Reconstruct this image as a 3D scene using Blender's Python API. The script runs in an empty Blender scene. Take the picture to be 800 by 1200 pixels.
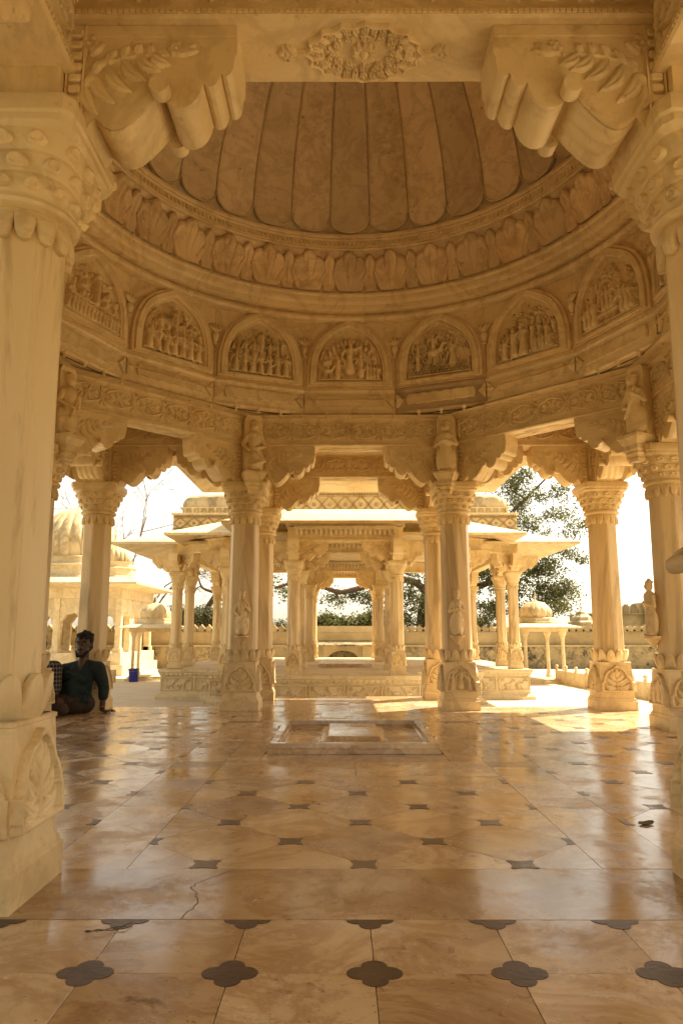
import bpy, bmesh, math, random
import numpy as np
from mathutils import Vector, Matrix
PI = math.pi
rad = math.radians
rnd = random.Random(7)
SC = bpy.context.scene
COL = SC.collection

# ------------------------------------------------------------------ camera
CAMX, CAMY, CAMH = -0.075, -5.42, 0.826
FPX, PITCH = 855.0, math.atan(142 / 855.0)
cam = bpy.data.objects.new('camera', bpy.data.cameras.new('camera'))
COL.objects.link(cam)
cam.data.sensor_fit = 'VERTICAL'
cam.data.sensor_height = 24.0
cam.data.sensor_width = 24.0
cam.data.lens = FPX / 1200 * 24
cam.data.clip_start = 0.05
cam.data.clip_end = 3000
cam.location = (CAMX, CAMY, CAMH)
cam.rotation_euler = (PI / 2 + PITCH, 0, rad(0.134))
SC.camera = cam

# ------------------------------------------------------------------ sky, sun, exposure
SUN_EL, SUN_AZ = rad(53), rad(31)          # azimuth measured from +X towards +Y
W = bpy.data.worlds.new('World')
SC.world = W
W.use_nodes = True
wn = W.node_tree.nodes
wl = W.node_tree.links
wn.clear()
wo = wn.new('ShaderNodeOutputWorld')
wb = wn.new('ShaderNodeBackground')
sky = wn.new('ShaderNodeTexSky')
sky.sky_type = 'NISHITA'
sky.sun_disc = False
sky.sun_elevation = SUN_EL
sky.sun_rotation = PI / 2 - SUN_AZ
sky.dust_density = 1.5
sky.air_density = 1.0
sky.ozone_density = 0.6
hs = wn.new('ShaderNodeHueSaturation')
hs.inputs['Saturation'].default_value = 0.35
wm = wn.new('ShaderNodeMix')
wm.data_type = 'RGBA'
wm.blend_type = 'MULTIPLY'
wm.inputs[0].default_value = 1.0
wm.inputs[7].default_value = (1.0, 0.89, 0.70, 1)
wl.new(sky.outputs[0], hs.inputs['Color'])
wl.new(hs.outputs[0], wm.inputs[6])
wl.new(wm.outputs[2], wb.inputs['Color'])
wb.inputs['Strength'].default_value = 0.11
wl.new(wb.outputs[0], wo.inputs[0])
sd = bpy.data.lights.new('sun', 'SUN')
sd.energy = 5.0
sd.angle = rad(0.5)
sd.color = (1.0, 0.86, 0.62)
sun = bpy.data.objects.new('sun', sd)
COL.objects.link(sun)
sdir = Vector((math.cos(SUN_EL) * math.cos(SUN_AZ), math.cos(SUN_EL) * math.sin(SUN_AZ), math.sin(SUN_EL)))
sun.rotation_euler = sdir.to_track_quat('Z', 'Y').to_euler()
vs = SC.view_settings
vs.view_transform = 'Standard'
vs.look = 'None'
vs.gamma = 1.0
vs.use_curve_mapping = False
vs.exposure = 1.48
SC.render.engine = 'CYCLES'
SC.cycles.max_bounces = 12
SC.cycles.diffuse_bounces = 8
SC.cycles.glossy_bounces = 4
SC.cycles.use_denoising = True
SC.cycles.caustics_reflective = False
SC.cycles.caustics_refractive = False
SC.cycles.sample_clamp_indirect = 6.0


# ------------------------------------------------------------------ materials
def mat_new(name):
    m = bpy.data.materials.new(name)
    m.use_nodes = True
    nt = m.node_tree
    b = nt.nodes['Principled BSDF']
    return m, nt, b


def objcoord(nt, scale=(1, 1, 1), rand=True):
    tc = nt.nodes.new('ShaderNodeTexCoord')
    mp = nt.nodes.new('ShaderNodeMapping')
    mp.inputs['Scale'].default_value = scale
    nt.links.new(tc.outputs['Object'], mp.inputs['Vector'])
    oi = nt.nodes.new('ShaderNodeObjectInfo')
    if rand:
        mu = nt.nodes.new('ShaderNodeVectorMath')
        mu.operation = 'SCALE'
        mu.inputs[0].default_value = (37.0, 91.0, 53.0)
        nt.links.new(oi.outputs['Random'], mu.inputs['Scale'])
        nt.links.new(mu.outputs[0], mp.inputs['Location'])
    return mp.outputs[0], oi.outputs['Random']


def noise(nt, vec, scale, detail=5, rough=0.6, dist=0.0):
    n = nt.nodes.new('ShaderNodeTexNoise')
    n.inputs['Scale'].default_value = scale
    n.inputs['Detail'].default_value = detail
    n.inputs['Roughness'].default_value = rough
    n.inputs['Distortion'].default_value = dist
    nt.links.new(vec, n.inputs['Vector'])
    return n.outputs['Fac']


def ramp(nt, fac, stops):
    r = nt.nodes.new('ShaderNodeValToRGB')
    e = r.color_ramp.elements
    while len(e) < len(stops):
        e.new(0.5)
    for el, (p, c) in zip(e, stops):
        el.position = p
        el.color = (c, c, c, 1) if isinstance(c, (int, float)) else (*c, 1)
    nt.links.new(fac, r.inputs[0])
    return r.outputs[0]


def mix(nt, fac, a, b, blend='MIX'):
    m = nt.nodes.new('ShaderNodeMix')
    m.data_type = 'RGBA'
    m.blend_type = blend
    for sock, v in ((m.inputs[0], fac), (m.inputs[6], a), (m.inputs[7], b)):
        if isinstance(v, (int, float)):
            sock.default_value = v
        elif isinstance(v, tuple):
            sock.default_value = (*v, 1)
        else:
            nt.links.new(v, sock)
    return m.outputs[2]


def bump(nt, b, h, strength=0.3, dist=0.01):
    n = nt.nodes.new('ShaderNodeBump')
    n.inputs['Strength'].default_value = strength
    n.inputs['Distance'].default_value = dist
    nt.links.new(h, n.inputs['Height'])
    nt.links.new(n.outputs[0], b.inputs['Normal'])


def marble(name, base, warm, vein, vein_amt=0.35, rough=(0.4, 0.6), spots=0.5, scale=1.0, bstr=0.45, tone=0.0, zstretch=1.0, stain=0.0, staincol=(0.2, 0.1, 0.04)):
    m, nt, b = mat_new(name)
    v, rn = objcoord(nt, (scale, scale, scale * zstretch))
    n1 = noise(nt, v, 1.6, 7, 0.65, 0.4)
    c = mix(nt, ramp(nt, n1, [(0.35, 0.0), (0.68, 1.0)]), base, warm)
    n2 = noise(nt, v, 1.7, 7, 0.62, 0.7)
    vm = ramp(nt, n2, [(0.44, 0.0), (0.49, 1.0), (0.505, 1.0), (0.55, 0.0)])
    vf = nt.nodes.new('ShaderNodeMath')
    vf.operation = 'MULTIPLY'
    nt.links.new(vm, vf.inputs[0])
    vf.inputs[1].default_value = vein_amt
    c = mix(nt, vf.outputs[0], c, vein)
    n3 = noise(nt, v, 14, 4, 0.6)
    sf = ramp(nt, n3, [(0.64, 0.0), (0.74, spots)])
    c = mix(nt, sf, c, vein)
    if stain:
        n4 = noise(nt, v, 0.9, 6, 0.7, 0.3)
        n5 = noise(nt, v, 9, 5, 0.75)
        mm = nt.nodes.new('ShaderNodeMath')
        mm.operation = 'MULTIPLY'
        nt.links.new(ramp(nt, n4, [(0.5, 0.0), (0.66, 1.0)]), mm.inputs[0])
        nt.links.new(ramp(nt, n5, [(0.4, 0.0), (0.6, stain)]), mm.inputs[1])
        c = mix(nt, mm.outputs[0], c, staincol)
    if tone:
        t = ramp(nt, rn, [(0.0, 1.0 - tone), (1.0, 1.0)])
        c = mix(nt, 1.0, c, t, 'MULTIPLY')
    nt.links.new(c, b.inputs['Base Color'])
    nt.links.new(ramp(nt, n1, [(0.3, rough[0]), (0.7, rough[1])]), b.inputs['Roughness'])
    nb = noise(nt, v, 45, 5, 0.65)
    bump(nt, b, nb, bstr, 0.006)
    return m


M = {}
M['marble'] = marble('yellowed_marble', (0.83, 0.67, 0.385), (0.74, 0.56, 0.285), (0.38, 0.25, 0.10), 0.30, spots=0.6, stain=0.45, staincol=(0.44, 0.27, 0.095), tone=0.14, bstr=0.55)
M['shaft'] = marble('shaft_marble', (0.81, 0.65, 0.37), (0.67, 0.495, 0.245), (0.36, 0.24, 0.10), 0.55, zstretch=0.16, rough=(0.28, 0.5), spots=0.5, stain=0.45, staincol=(0.50, 0.31, 0.115), tone=0.10, bstr=0.35)
M['dome'] = marble('dome_marble', (0.87, 0.73, 0.48), (0.77, 0.61, 0.37), (0.28, 0.18, 0.09), 0.22, spots=0.95, zstretch=1.1, scale=1.5, tone=0.26, stain=0.6, staincol=(0.40, 0.26, 0.13), bstr=0.6)
M['ringleaf'] = marble('ring_marble', (0.86, 0.67, 0.39), (0.77, 0.565, 0.30), (0.34, 0.20, 0.08), 0.3, spots=0.8, tone=0.25, stain=0.6, staincol=(0.38, 0.20, 0.075))
M['ext'] = marble('weathered_marble', (0.78, 0.66, 0.42), (0.67, 0.53, 0.31), (0.34, 0.26, 0.15), 0.3, rough=(0.55, 0.75), spots=0.7, stain=0.5, staincol=(0.36, 0.26, 0.14), tone=0.15, bstr=0.5)
M['dirty'] = marble('dirty_dome_marble', (0.70, 0.56, 0.32), (0.56, 0.42, 0.22), (0.14, 0.10, 0.06), 0.45, rough=(0.6, 0.8), spots=0.9, stain=0.9, staincol=(0.15, 0.105, 0.06), zstretch=0.6, bstr=0.5)


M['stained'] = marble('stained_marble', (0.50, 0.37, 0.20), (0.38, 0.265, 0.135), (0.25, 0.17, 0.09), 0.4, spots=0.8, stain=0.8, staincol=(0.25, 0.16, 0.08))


def floor_mat():
    m, nt, b = mat_new('polished_floor_marble')
    v, rn = objcoord(nt)
    n1 = noise(nt, v, 1.7, 8, 0.66, 0.25)
    c = mix(nt, ramp(nt, n1, [(0.33, 0.0), (0.68, 1.0)]), (0.73, 0.59, 0.39), (0.52, 0.38, 0.22))
    n2 = noise(nt, v, 2.6, 8, 0.70, 0.9)
    c = mix(nt, ramp(nt, n2, [(0.42, 0.0), (0.49, 0.55), (0.51, 0.55), (0.57, 0.0)]), c, (0.36, 0.21, 0.10))
    n3 = noise(nt, v, 11, 5, 0.7, 0.5)
    n4 = noise(nt, v, 1.1, 4, 0.6)
    mm = nt.nodes.new('ShaderNodeMath')
    mm.operation = 'MULTIPLY'
    nt.links.new(ramp(nt, n3, [(0.58, 0.0), (0.68, 1.0)]), mm.inputs[0])
    nt.links.new(ramp(nt, n4, [(0.40, 0.0), (0.58, 0.95)]), mm.inputs[1])
    c = mix(nt, mm.outputs[0], c, (0.26, 0.14, 0.065))
    t = ramp(nt, rn, [(0.0, (0.70, 0.64, 0.56)), (0.5, (0.92, 0.90, 0.88)), (1.0, (1.0, 1.0, 1.0))])
    c = mix(nt, 1.0, c, t, 'MULTIPLY')
    nt.links.new(c, b.inputs['Base Color'])
    n7 = noise(nt, v, 55, 3, 0.6)
    n8 = noise(nt, v, 2.3, 4, 0.6)
    mk = nt.nodes.new('ShaderNodeMath')
    mk.operation = 'MULTIPLY'
    nt.links.new(ramp(nt, n7, [(0.66, 0.0), (0.70, 1.0)]), mk.inputs[0])
    nt.links.new(ramp(nt, n8, [(0.48, 0.0), (0.62, 0.85)]), mk.inputs[1])
    c = mix(nt, mk.outputs[0], c, (0.14, 0.075, 0.035))
    nt.links.new(c, b.inputs['Base Color'])
    n5 = noise(nt, v, 1.9, 7, 0.72)
    nt.links.new(ramp(nt, n5, [(0.34, 0.09), (0.50, 0.16), (0.64, 0.42)]), b.inputs['Roughness'])
    b.inputs['Specular IOR Level'].default_value = 0.7
    n6 = noise(nt, v, 5.0, 3, 0.5)
    bump(nt, b, n6, 0.10, 0.012)
    return m


M['floor'] = floor_mat()


def plain(name, col, rough=0.6, var=0.25, scale=8, bstr=0.2, metal=0.0, var2=None):
    m, nt, b = mat_new(name)
    v, rn = objcoord(nt)
    n = noise(nt, v, scale, 6, 0.65)
    d = tuple(x * (1 - var) for x in col)
    c = mix(nt, ramp(nt, n, [(0.3, 0.0), (0.7, 1.0)]), var2 or d, col)
    nt.links.new(c, b.inputs['Base Color'])
    b.inputs['Roughness'].default_value = rough
    b.inputs['Metallic'].default_value = metal
    nb = noise(nt, v, scale * 5, 4, 0.6)
    bump(nt, b, nb, bstr, 0.01)
    return m


def inlay_mat():
    m, nt, b = mat_new('dark_slate_inlay')
    v, rn = objcoord(nt)
    n = noise(nt, v, 14, 6, 0.7)
    c = mix(nt, ramp(nt, n, [(0.35, 0.0), (0.7, 1.0)]), (0.062, 0.034, 0.020), (0.125, 0.075, 0.044))
    c = mix(nt, ramp(nt, rn, [(0.15, 0.0), (1.0, 0.35)]), c, (0.28, 0.185, 0.105))
    nt.links.new(c, b.inputs['Base Color'])
    nt.links.new(ramp(nt, n, [(0.3, 0.22), (0.7, 0.45)]), b.inputs['Roughness'])
    bump(nt, b, n, 0.15, 0.004)
    return m


M['inlay'] = inlay_mat()
M['inlay_dark'] = plain('brown_black_inlay', (0.085, 0.050, 0.032), 0.33, 0.5, 12, 0.12)
M['brownslab'] = plain('brown_slab', (0.30, 0.19, 0.11), 0.22, 0.3, 6, 0.05)
M['joint'] = plain('joint_mortar', (0.15, 0.09, 0.05), 0.8, 0.4, 30)
M['court'] = plain('courtyard_stone', (0.66, 0.56, 0.40), 0.7, 0.2, 2.5, 0.15)
M['soil'] = plain('dry_soil', (0.20, 0.165, 0.085), 0.95, 0.35, 0.6, 0.4)
M['plaster'] = plain('lime_plaster', (0.56, 0.43, 0.23), 0.85, 0.5, 1.3, 0.4)
M['oldplaster'] = plain('old_stained_plaster', (0.44, 0.33, 0.165), 0.9, 0.5, 1.1, 0.4, var2=(0.22, 0.155, 0.075))
M['hair'] = plain('black_hair', (0.010, 0.008, 0.007), 0.9, 0.4, 40, 0.4)
M['skin'] = plain('brown_skin', (0.075, 0.039, 0.023), 0.55, 0.15, 20, 0.05)
M['teal'] = plain('teal_cotton', (0.010, 0.027, 0.031), 0.85, 0.35, 25, 0.3)
M['trouser'] = plain('brown_cotton', (0.050, 0.031, 0.021), 0.85, 0.3, 20, 0.3)
M['bucket'] = plain('blue_plastic', (0.03, 0.035, 0.30), 0.35, 0.15, 8, 0.02)
M['bark'] = plain('grey_brown_bark', (0.13, 0.085, 0.05), 0.9, 0.5, 14, 0.8)
M['twig'] = plain('bare_twig', (0.20, 0.14, 0.10), 0.9, 0.4, 14, 0.4)
M['dryleaf'] = plain('dry_leaf', (0.20, 0.135, 0.045), 0.9, 0.4, 30, 0.3)
M['eye'] = plain('eye_white', (0.22, 0.18, 0.15), 0.3, 0.1, 10, 0.0)
M['dark'] = plain('dark_iris', (0.01, 0.008, 0.006), 0.3, 0.1, 10, 0.0)
M['steel'] = plain('bracelet_metal', (0.5, 0.42, 0.3), 0.3, 0.1, 10, 0.0, 1.0)


def leafmat(name, a, bcol):
    m, nt, b = mat_new(name)
    v, rn = objcoord(nt)
    n = noise(nt, v, 3.0, 4, 0.6)
    n2 = noise(nt, v, 25.0, 2, 0.5)
    c = mix(nt, ramp(nt, n, [(0.35, 0.0), (0.65, 1.0)]), a, bcol)
    c = mix(nt, ramp(nt, n2, [(0.5, 0.0), (0.75, 0.7)]), c, (0.16, 0.14, 0.05))
    nt.links.new(c, b.inputs['Base Color'])
    b.inputs['Roughness'].default_value = 0.5
    # thin leaves let light through
    tr = nt.nodes.new('ShaderNodeBsdfTranslucent')
    nt.links.new(c, tr.inputs['Color'])
    ms = nt.nodes.new('ShaderNodeMixShader')
    ms.inputs[0].default_value = 0.4
    out = nt.nodes['Material Output']
    nt.links.new(b.outputs[0], ms.inputs[1])
    nt.links.new(tr.outputs[0], ms.inputs[2])
    nt.links.new(ms.outputs[0], out.inputs['Surface'])
    return m


M['leaf'] = leafmat('tree_leaves', (0.085, 0.10, 0.03), (0.18, 0.175, 0.058))
M['bush'] = leafmat('dusty_leaves', (0.10, 0.11, 0.05), (0.16, 0.16, 0.08))


def stone_wall_mat():
    m, nt, b = mat_new('rough_stained_stone')
    v, rn = objcoord(nt, (1, 1, 1), False)
    vo = nt.nodes.new('ShaderNodeTexVoronoi')
    vo.inputs['Scale'].default_value = 2.6
    nt.links.new(v, vo.inputs['Vector'])
    n = noise(nt, v, 4.0, 8, 0.75, 0.6)
    c = mix(nt, ramp(nt, n, [(0.40, 0.0), (0.60, 1.0)]), (0.045, 0.033, 0.02), (0.44, 0.34, 0.18))
    n2 = noise(nt, v, 1.2, 5, 0.7)
    c = mix(nt, ramp(nt, n2, [(0.45, 0.0), (0.6, 0.8)]), c, (0.40, 0.31, 0.17))
    nt.links.new(c, b.inputs['Base Color'])
    b.inputs['Roughness'].default_value = 0.95
    bump(nt, b, n, 0.9, 0.06)
    return m


M['stone'] = stone_wall_mat()


def plaid_mat():
    m, nt, b = mat_new('plaid_cotton')
    tc = nt.nodes.new('ShaderNodeTexCoord')
    sp = nt.nodes.new('ShaderNodeSeparateXYZ')
    nt.links.new(tc.outputs['Object'], sp.inputs[0])

    def stripes(sock, period, lo):
        a = nt.nodes.new('ShaderNodeMath'); a.operation = 'MULTIPLY'
        nt.links.new(sock, a.inputs[0]); a.inputs[1].default_value = 2 * PI / period
        s = nt.nodes.new('ShaderNodeMath'); s.operation = 'SINE'
        nt.links.new(a.outputs[0], s.inputs[0])
        return ramp(nt, s.outputs[0], [(lo, 0.0), (lo + 0.25, 1.0)])
    ad = nt.nodes.new('ShaderNodeMath'); ad.operation = 'ADD'
    nt.links.new(sp.outputs[0], ad.inputs[0]); nt.links.new(sp.outputs[1], ad.inputs[1])
    a = stripes(ad.outputs[0], 0.042, 0.45)
    z = stripes(sp.outputs[2], 0.042, 0.45)
    mm = mix(nt, 0.5, a, z)
    c = mix(nt, mm, (0.010, 0.010, 0.014), (0.22, 0.18, 0.15))
    nt.links.new(c, b.inputs['Base Color'])
    b.inputs['Roughness'].default_value = 0.85
    return m


M['plaid'] = plaid_mat()


# ------------------------------------------------------------------ object helpers
def link(name, me, mat=None, parent=None, loc=(0, 0, 0), rot=0.0, scale=None):
    o = bpy.data.objects.new(name, me)
    COL.objects.link(o)
    if me is not None and mat is not None and len(me.materials) == 0:
        me.materials.append(mat)
    o.parent = parent
    o.location = loc
    o.rotation_euler = (0, 0, rot) if isinstance(rot, (int, float)) else rot
    if scale:
        o.scale = scale
    return o


def thing(name, label, cat, loc=(0, 0, 0), rot=0.0, group=None):
    return tag(link(name, None, None, None, loc, rot), label, cat, group)


def tag(o, label, cat, group=None):
    o['label'] = label
    o['category'] = cat
    if group:
        o['group'] = group
    return o


def structure(o):
    o['kind'] = 'structure'
    return o


def stuff(o):
    o['kind'] = 'stuff'
    return o


def copy_tree(o, parent=None, loc=None, rot=None, scale=None):
    c = o.copy()
    COL.objects.link(c)
    c.parent = parent
    if loc is not None:
        c.location = loc
    if rot is not None:
        c.rotation_euler = (0, 0, rot)
    if scale is not None:
        c.scale = scale
    for ch in list(o.children):
        copy_tree(ch, c)
    return c


def pmesh(name, V, F, smooth=None):
    me = bpy.data.meshes.new(name)
    me.from_pydata([tuple(v) for v in V], [], [tuple(f) for f in F])
    bm = bmesh.new()
    bm.from_mesh(me)
    bmesh.ops.remove_doubles(bm, verts=bm.verts, dist=1e-5)
    bm.to_mesh(me)
    bm.free()
    if smooth is not None:
        me.polygons.foreach_set('use_smooth', [True] * len(me.polygons))
        me.set_sharp_from_angle(angle=rad(smooth))
    return me


class MB:
    def __init__(s):
        s.V = []
        s.F = []

    def add(s, V, F, mtx=None):
        o = len(s.V)
        s.V += [tuple(mtx @ Vector(v)) if mtx else tuple(v) for v in V]
        s.F += [tuple(i + o for i in f) for f in F]
        return s

    def box(s, x0, x1, y0, y1, z0, z1, mtx=None, ch=0.0):
        if ch <= 0:
            V = [(x, y, z) for z in (z0, z1) for y in (y0, y1) for x in (x0, x1)]
            F = [(0, 2, 3, 1), (4, 5, 7, 6), (0, 1, 5, 4), (2, 6, 7, 3), (0, 4, 6, 2), (1, 3, 7, 5)]
            return s.add(V, F, mtx)
        bm = bmesh.new()
        r = bmesh.ops.create_cube(bm, size=1)
        for v in bm.verts:
            v.co = Vector(((x0 + x1) / 2 + v.co.x * (x1 - x0), (y0 + y1) / 2 + v.co.y * (y1 - y0), (z0 + z1) / 2 + v.co.z * (z1 - z0)))
        bmesh.ops.bevel(bm, geom=bm.edges[:], offset=ch, segments=1, affect='EDGES')
        bm.verts.index_update()
        V = [v.co[:] for v in bm.verts]
        F = [[v.index for v in f.verts] for f in bm.faces]
        bm.free()
        return s.add(V, F, mtx)

    def prism(s, poly, y0, y1, mtx=None, ch=0.0):
        """poly in (x,z), extruded along y; outline counter clockwise seen from -y"""
        n = len(poly)
        V = [(x, y0, z) for x, z in poly] + [(x, y1, z) for x, z in poly]
        F = [tuple(range(n)), tuple(range(2 * n - 1, n - 1, -1))]
        for i in range(n):
            j = (i + 1) % n
            F.append((i, i + n, j + n, j))
        return s.add(V, F, mtx)

    def flat(s, poly, z0, z1, ch=0.003):
        """poly in (x,y) as a slab with a chamfered upper edge"""
        n = len(poly)
        cx = sum(p[0] for p in poly) / n
        cy = sum(p[1] for p in poly) / n
        ins = []
        for x, y in poly:
            d = math.hypot(x - cx, y - cy) or 1
            ins.append((x - (x - cx) / d * ch, y - (y - cy) / d * ch))
        V = [(x, y, z0) for x, y in poly] + [(x, y, z1 - ch) for x, y in poly] + [(x, y, z1) for x, y in ins]
        F = [tuple(range(2 * n, 3 * n))]
        for i in range(n):
            j = (i + 1) % n
            F.append((i, j, j + n, i + n))
            F.append((i + n, j + n, j + 2 * n, i + 2 * n))
        return s.add(V, F)

    def lathe(s, prof, n=32, phase=0.0, mtx=None, capb=False, capt=False, apothem=False, sup=None):
        """prof: list of (r,z); sup: superellipse exponent per profile point (2 = round, big = square)"""
        V = []
        F = []
        k = 1 / math.cos(PI / n) if apothem else 1
        for q, (r, z) in enumerate(prof):
            for i in range(n):
                a = phase + 2 * PI * i / n
                c, d = math.cos(a), math.sin(a)
                if sup:
                    e = sup[q]
                    rr = r / (abs(c) ** e + abs(d) ** e) ** (1 / e)
                else:
                    rr = r * k
                V.append((rr * c, rr * d, z))
        m = len(prof)
        for q in range(m - 1):
            for i in range(n):
                j = (i + 1) % n
                F.append((q * n + i, q * n + j, (q + 1) * n + j, (q + 1) * n + i))
        if capb:
            F.append(tuple(range(n - 1, -1, -1)))
        if capt:
            F.append(tuple((m - 1) * n + i for i in range(n)))
        return s.add(V, F, mtx)

    def grid(s, fn, nu, nv, closed=False, mtx=None):
        V = []
        F = []
        cu = nu if closed else nu + 1
        for j in range(nv + 1):
            for i in range(cu):
                V.append(fn(i / nu, j / nv))
        for j in range(nv):
            for i in range(nu):
                k = (i + 1) % cu
                F.append((j * cu + i, j * cu + k, (j + 1) * cu + k, (j + 1) * cu + i))
        return s.add(V, F, mtx)

    def tube(s, pts, rs, n=8):
        pts = [Vector(p) for p in pts]
        V = []
        F = []
        for i, p in enumerate(pts):
            d = (pts[min(i + 1, len(pts) - 1)] - pts[max(i - 1, 0)]).normalized()
            u = d.orthogonal().normalized() if i == 0 else (u - d * u.dot(d)).normalized()
            w = d.cross(u)
            for k in range(n):
                a = 2 * PI * k / n
                V.append(tuple(p + (u * math.cos(a) + w * math.sin(a)) * rs[i]))
        for i in range(len(pts) - 1):
            for k in range(n):
                l = (k + 1) % n
                F.append((i * n + k, i * n + l, (i + 1) * n + l, (i + 1) * n + k))
        F.append(tuple(range(n - 1, -1, -1)))
        F.append(tuple((len(pts) - 1) * n + k for k in range(n)))
        return s.add(V, F)

    def ell(s, c, r, n=12, m=8, mtx=None):
        pr = [(max(1e-4, math.sin(PI * i / m)), -math.cos(PI * i / m)) for i in range(m + 1)]
        V = []
        F = []
        for q, (rr, z) in enumerate(pr):
            for i in range(n):
                a = 2 * PI * i / n
                V.append((c[0] + r[0] * rr * math.cos(a), c[1] + r[1] * rr * math.sin(a), c[2] + r[2] * z))
        for q in range(m):
            for i in range(n):
                j = (i + 1) % n
                F.append((q * n + i, q * n + j, (q + 1) * n + j, (q + 1) * n + i))
        return s.add(V, F, mtx)

    def mesh(s, name, smooth=35):
        return pmesh(name, s.V, s.F, smooth)

    def build(s, name, mat, parent=None, loc=(0, 0, 0), rot=0.0, smooth=35):
        return link(name, s.mesh(name, smooth), mat, parent, loc, rot)


def RZ(a):
    return Matrix.Rotation(a, 4, 'Z')


def T(x, y, z):
    return Matrix.Translation((x, y, z))


# ------------------------------------------------------------------ carved relief: a height field sunk just behind its face
class Relief:
    def __init__(s, x0, x1, z0, z1, res):
        s.nx = max(4, int((x1 - x0) / res))
        s.nz = max(4, int((z1 - z0) / res))
        s.x, s.z = np.meshgrid(np.linspace(x0, x1, s.nx + 1), np.linspace(z0, z1, s.nz + 1))
        s.H = np.zeros_like(s.x)

    def put(s, h):
        s.H = np.maximum(s.H, h)
        return s

    def ell(s, cx, cz, rx, rz, amp=1.0, ang=0.0):
        c, d = math.cos(ang), math.sin(ang)
        dx, dz = s.x - cx, s.z - cz
        u = (dx * c + dz * d) / rx
        v = (-dx * d + dz * c) / rz
        return s.put(amp * np.sqrt(np.clip(1 - u * u - v * v, 0, 1)))

    def cap(s, x0, z0, x1, z1, r0, r1=None, amp=1.0):
        r1 = r0 if r1 is None else r1
        dx, dz = x1 - x0, z1 - z0
        L = dx * dx + dz * dz + 1e-12
        t = np.clip(((s.x - x0) * dx + (s.z - z0) * dz) / L, 0, 1)
        d2 = (s.x - x0 - t * dx) ** 2 + (s.z - z0 - t * dz) ** 2
        r = r0 + (r1 - r0) * t
        return s.put(amp * np.sqrt(np.clip(1 - d2 / (r * r), 0, 1)))

    def leaf(s, x0, z0, x1, z1, w, amp=1.0, rib=0.35, bend=0.0):
        dx, dz = x1 - x0, z1 - z0
        L = math.hypot(dx, dz)
        ux, uz = dx / L, dz / L
        t = ((s.x - x0) * ux + (s.z - z0) * uz) / L
        q = -(s.x - x0) * uz + (s.z - z0) * ux - bend * L * np.sin(np.clip(t, 0, 1) * PI)
        tt = np.clip(t, 0, 1)
        hw = w * np.sin(PI * tt ** 0.75) ** 0.8 + 1e-6
        k = np.clip(1 - (q / hw) ** 2, 0, 1) * ((t > 0) & (t < 1))
        h = amp * np.sqrt(k) * (1 - rib * np.exp(-(q / (0.18 * w)) ** 2)) * (0.5 + 0.5 * np.sin(PI * 0.82 * tt))
        return s.put(h)

    def path(s, pts, r, amp=1.0):
        for a, b in zip(pts[:-1], pts[1:]):
            s.cap(a[0], a[1], b[0], b[1], r, r, amp)
        return s

    def scroll(s, cx, cz, R, turns, a0, r, amp=1.0, sgn=1):
        n = int(turns * 14) + 2
        pts = []
        for i in range(n):
            t = i / (n - 1)
            a = a0 + sgn * t * turns * 2 * PI
            rr = R * (1 - 0.85 * t)
            pts.append((cx + rr * math.cos(a), cz + rr * math.sin(a)))
        return s.path(pts, r, amp)

    def flower(s, cx, cz, R, n=6, amp=1.0, a0=0.0):
        for i in range(n):
            a = a0 + 2 * PI * i / n
            s.leaf(cx + 0.18 * R * math.cos(a), cz + 0.18 * R * math.sin(a), cx + R * math.cos(a), cz + R * math.sin(a), R * 2.0 / n, amp * 0.85, 0.3)
        s.ell(cx, cz, R * 0.25, R * 0.25, amp)
        return s

    def figure(s, cx, z0, h, amp=1.0, flip=1, style=0, r=None):
        r = r or rnd
        w = h * 0.16
        s.cap(cx, z0 + 0.04 * h, cx + 0.01 * h, z0 + 0.42 * h, w * 1.25, w * 0.75, amp * 0.85)       # skirt
        s.cap(cx, z0 + 0.45 * h, cx + flip * 0.02 * h, z0 + 0.72 * h, w * 0.8, w * 1.0, amp)          # torso
        s.ell(cx + flip * 0.03 * h, z0 + 0.87 * h, h * 0.085, h * 0.10, amp * 1.1)                      # head
        s.ell(cx + flip * 0.02 * h, z0 + 0.96 * h, h * 0.10, h * 0.05, amp)
        a = r.uniform(-0.3, 0.3)
        s.cap(cx - w, z0 + 0.72 * h, cx - w * 1.7, z0 + (0.52 + a * 0.3) * h, w * 0.38, w * 0.32, amp * 0.9)
        s.cap(cx + w, z0 + 0.72 * h, cx + flip * w * 2.2, z0 + (0.62 + a) * h, w * 0.38, w * 0.32, amp * 0.9)
        if style == 1:
            s.cap(cx + flip * w * 2.2, z0 + (0.35 + a) * h, cx + flip * w * 2.3, z0 + (0.95 + a) * h, w * 0.16, w * 0.16, amp * 0.7)
        return s

    def animal(s, cx, z0, h, amp=1.0, f=1):
        s.ell(cx, z0 + 0.58 * h, 0.42 * h, 0.22 * h, amp)
        for dx in (-0.3, -0.2, 0.2, 0.32):
            s.cap(cx + dx * h, z0 + 0.5 * h, cx + dx * 1.15 * h, z0, 0.07 * h, 0.05 * h, amp * 0.8)
        s.cap(cx + f * 0.32 * h, z0 + 0.65 * h, cx + f * 0.52 * h, z0 + 0.98 * h, 0.12 * h, 0.09 * h, amp)
        s.ell(cx + f * 0.62 * h, z0 + 0.95 * h, 0.15 * h, 0.08 * h, amp)
        s.cap(cx - f * 0.42 * h, z0 + 0.65 * h, cx - f * 0.58 * h, z0 + 0.3 * h, 0.05 * h, 0.04 * h, amp * 0.7)
        return s

    def mask(s, inside):
        s.H = np.where(inside, s.H, 0)
        return s

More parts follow.
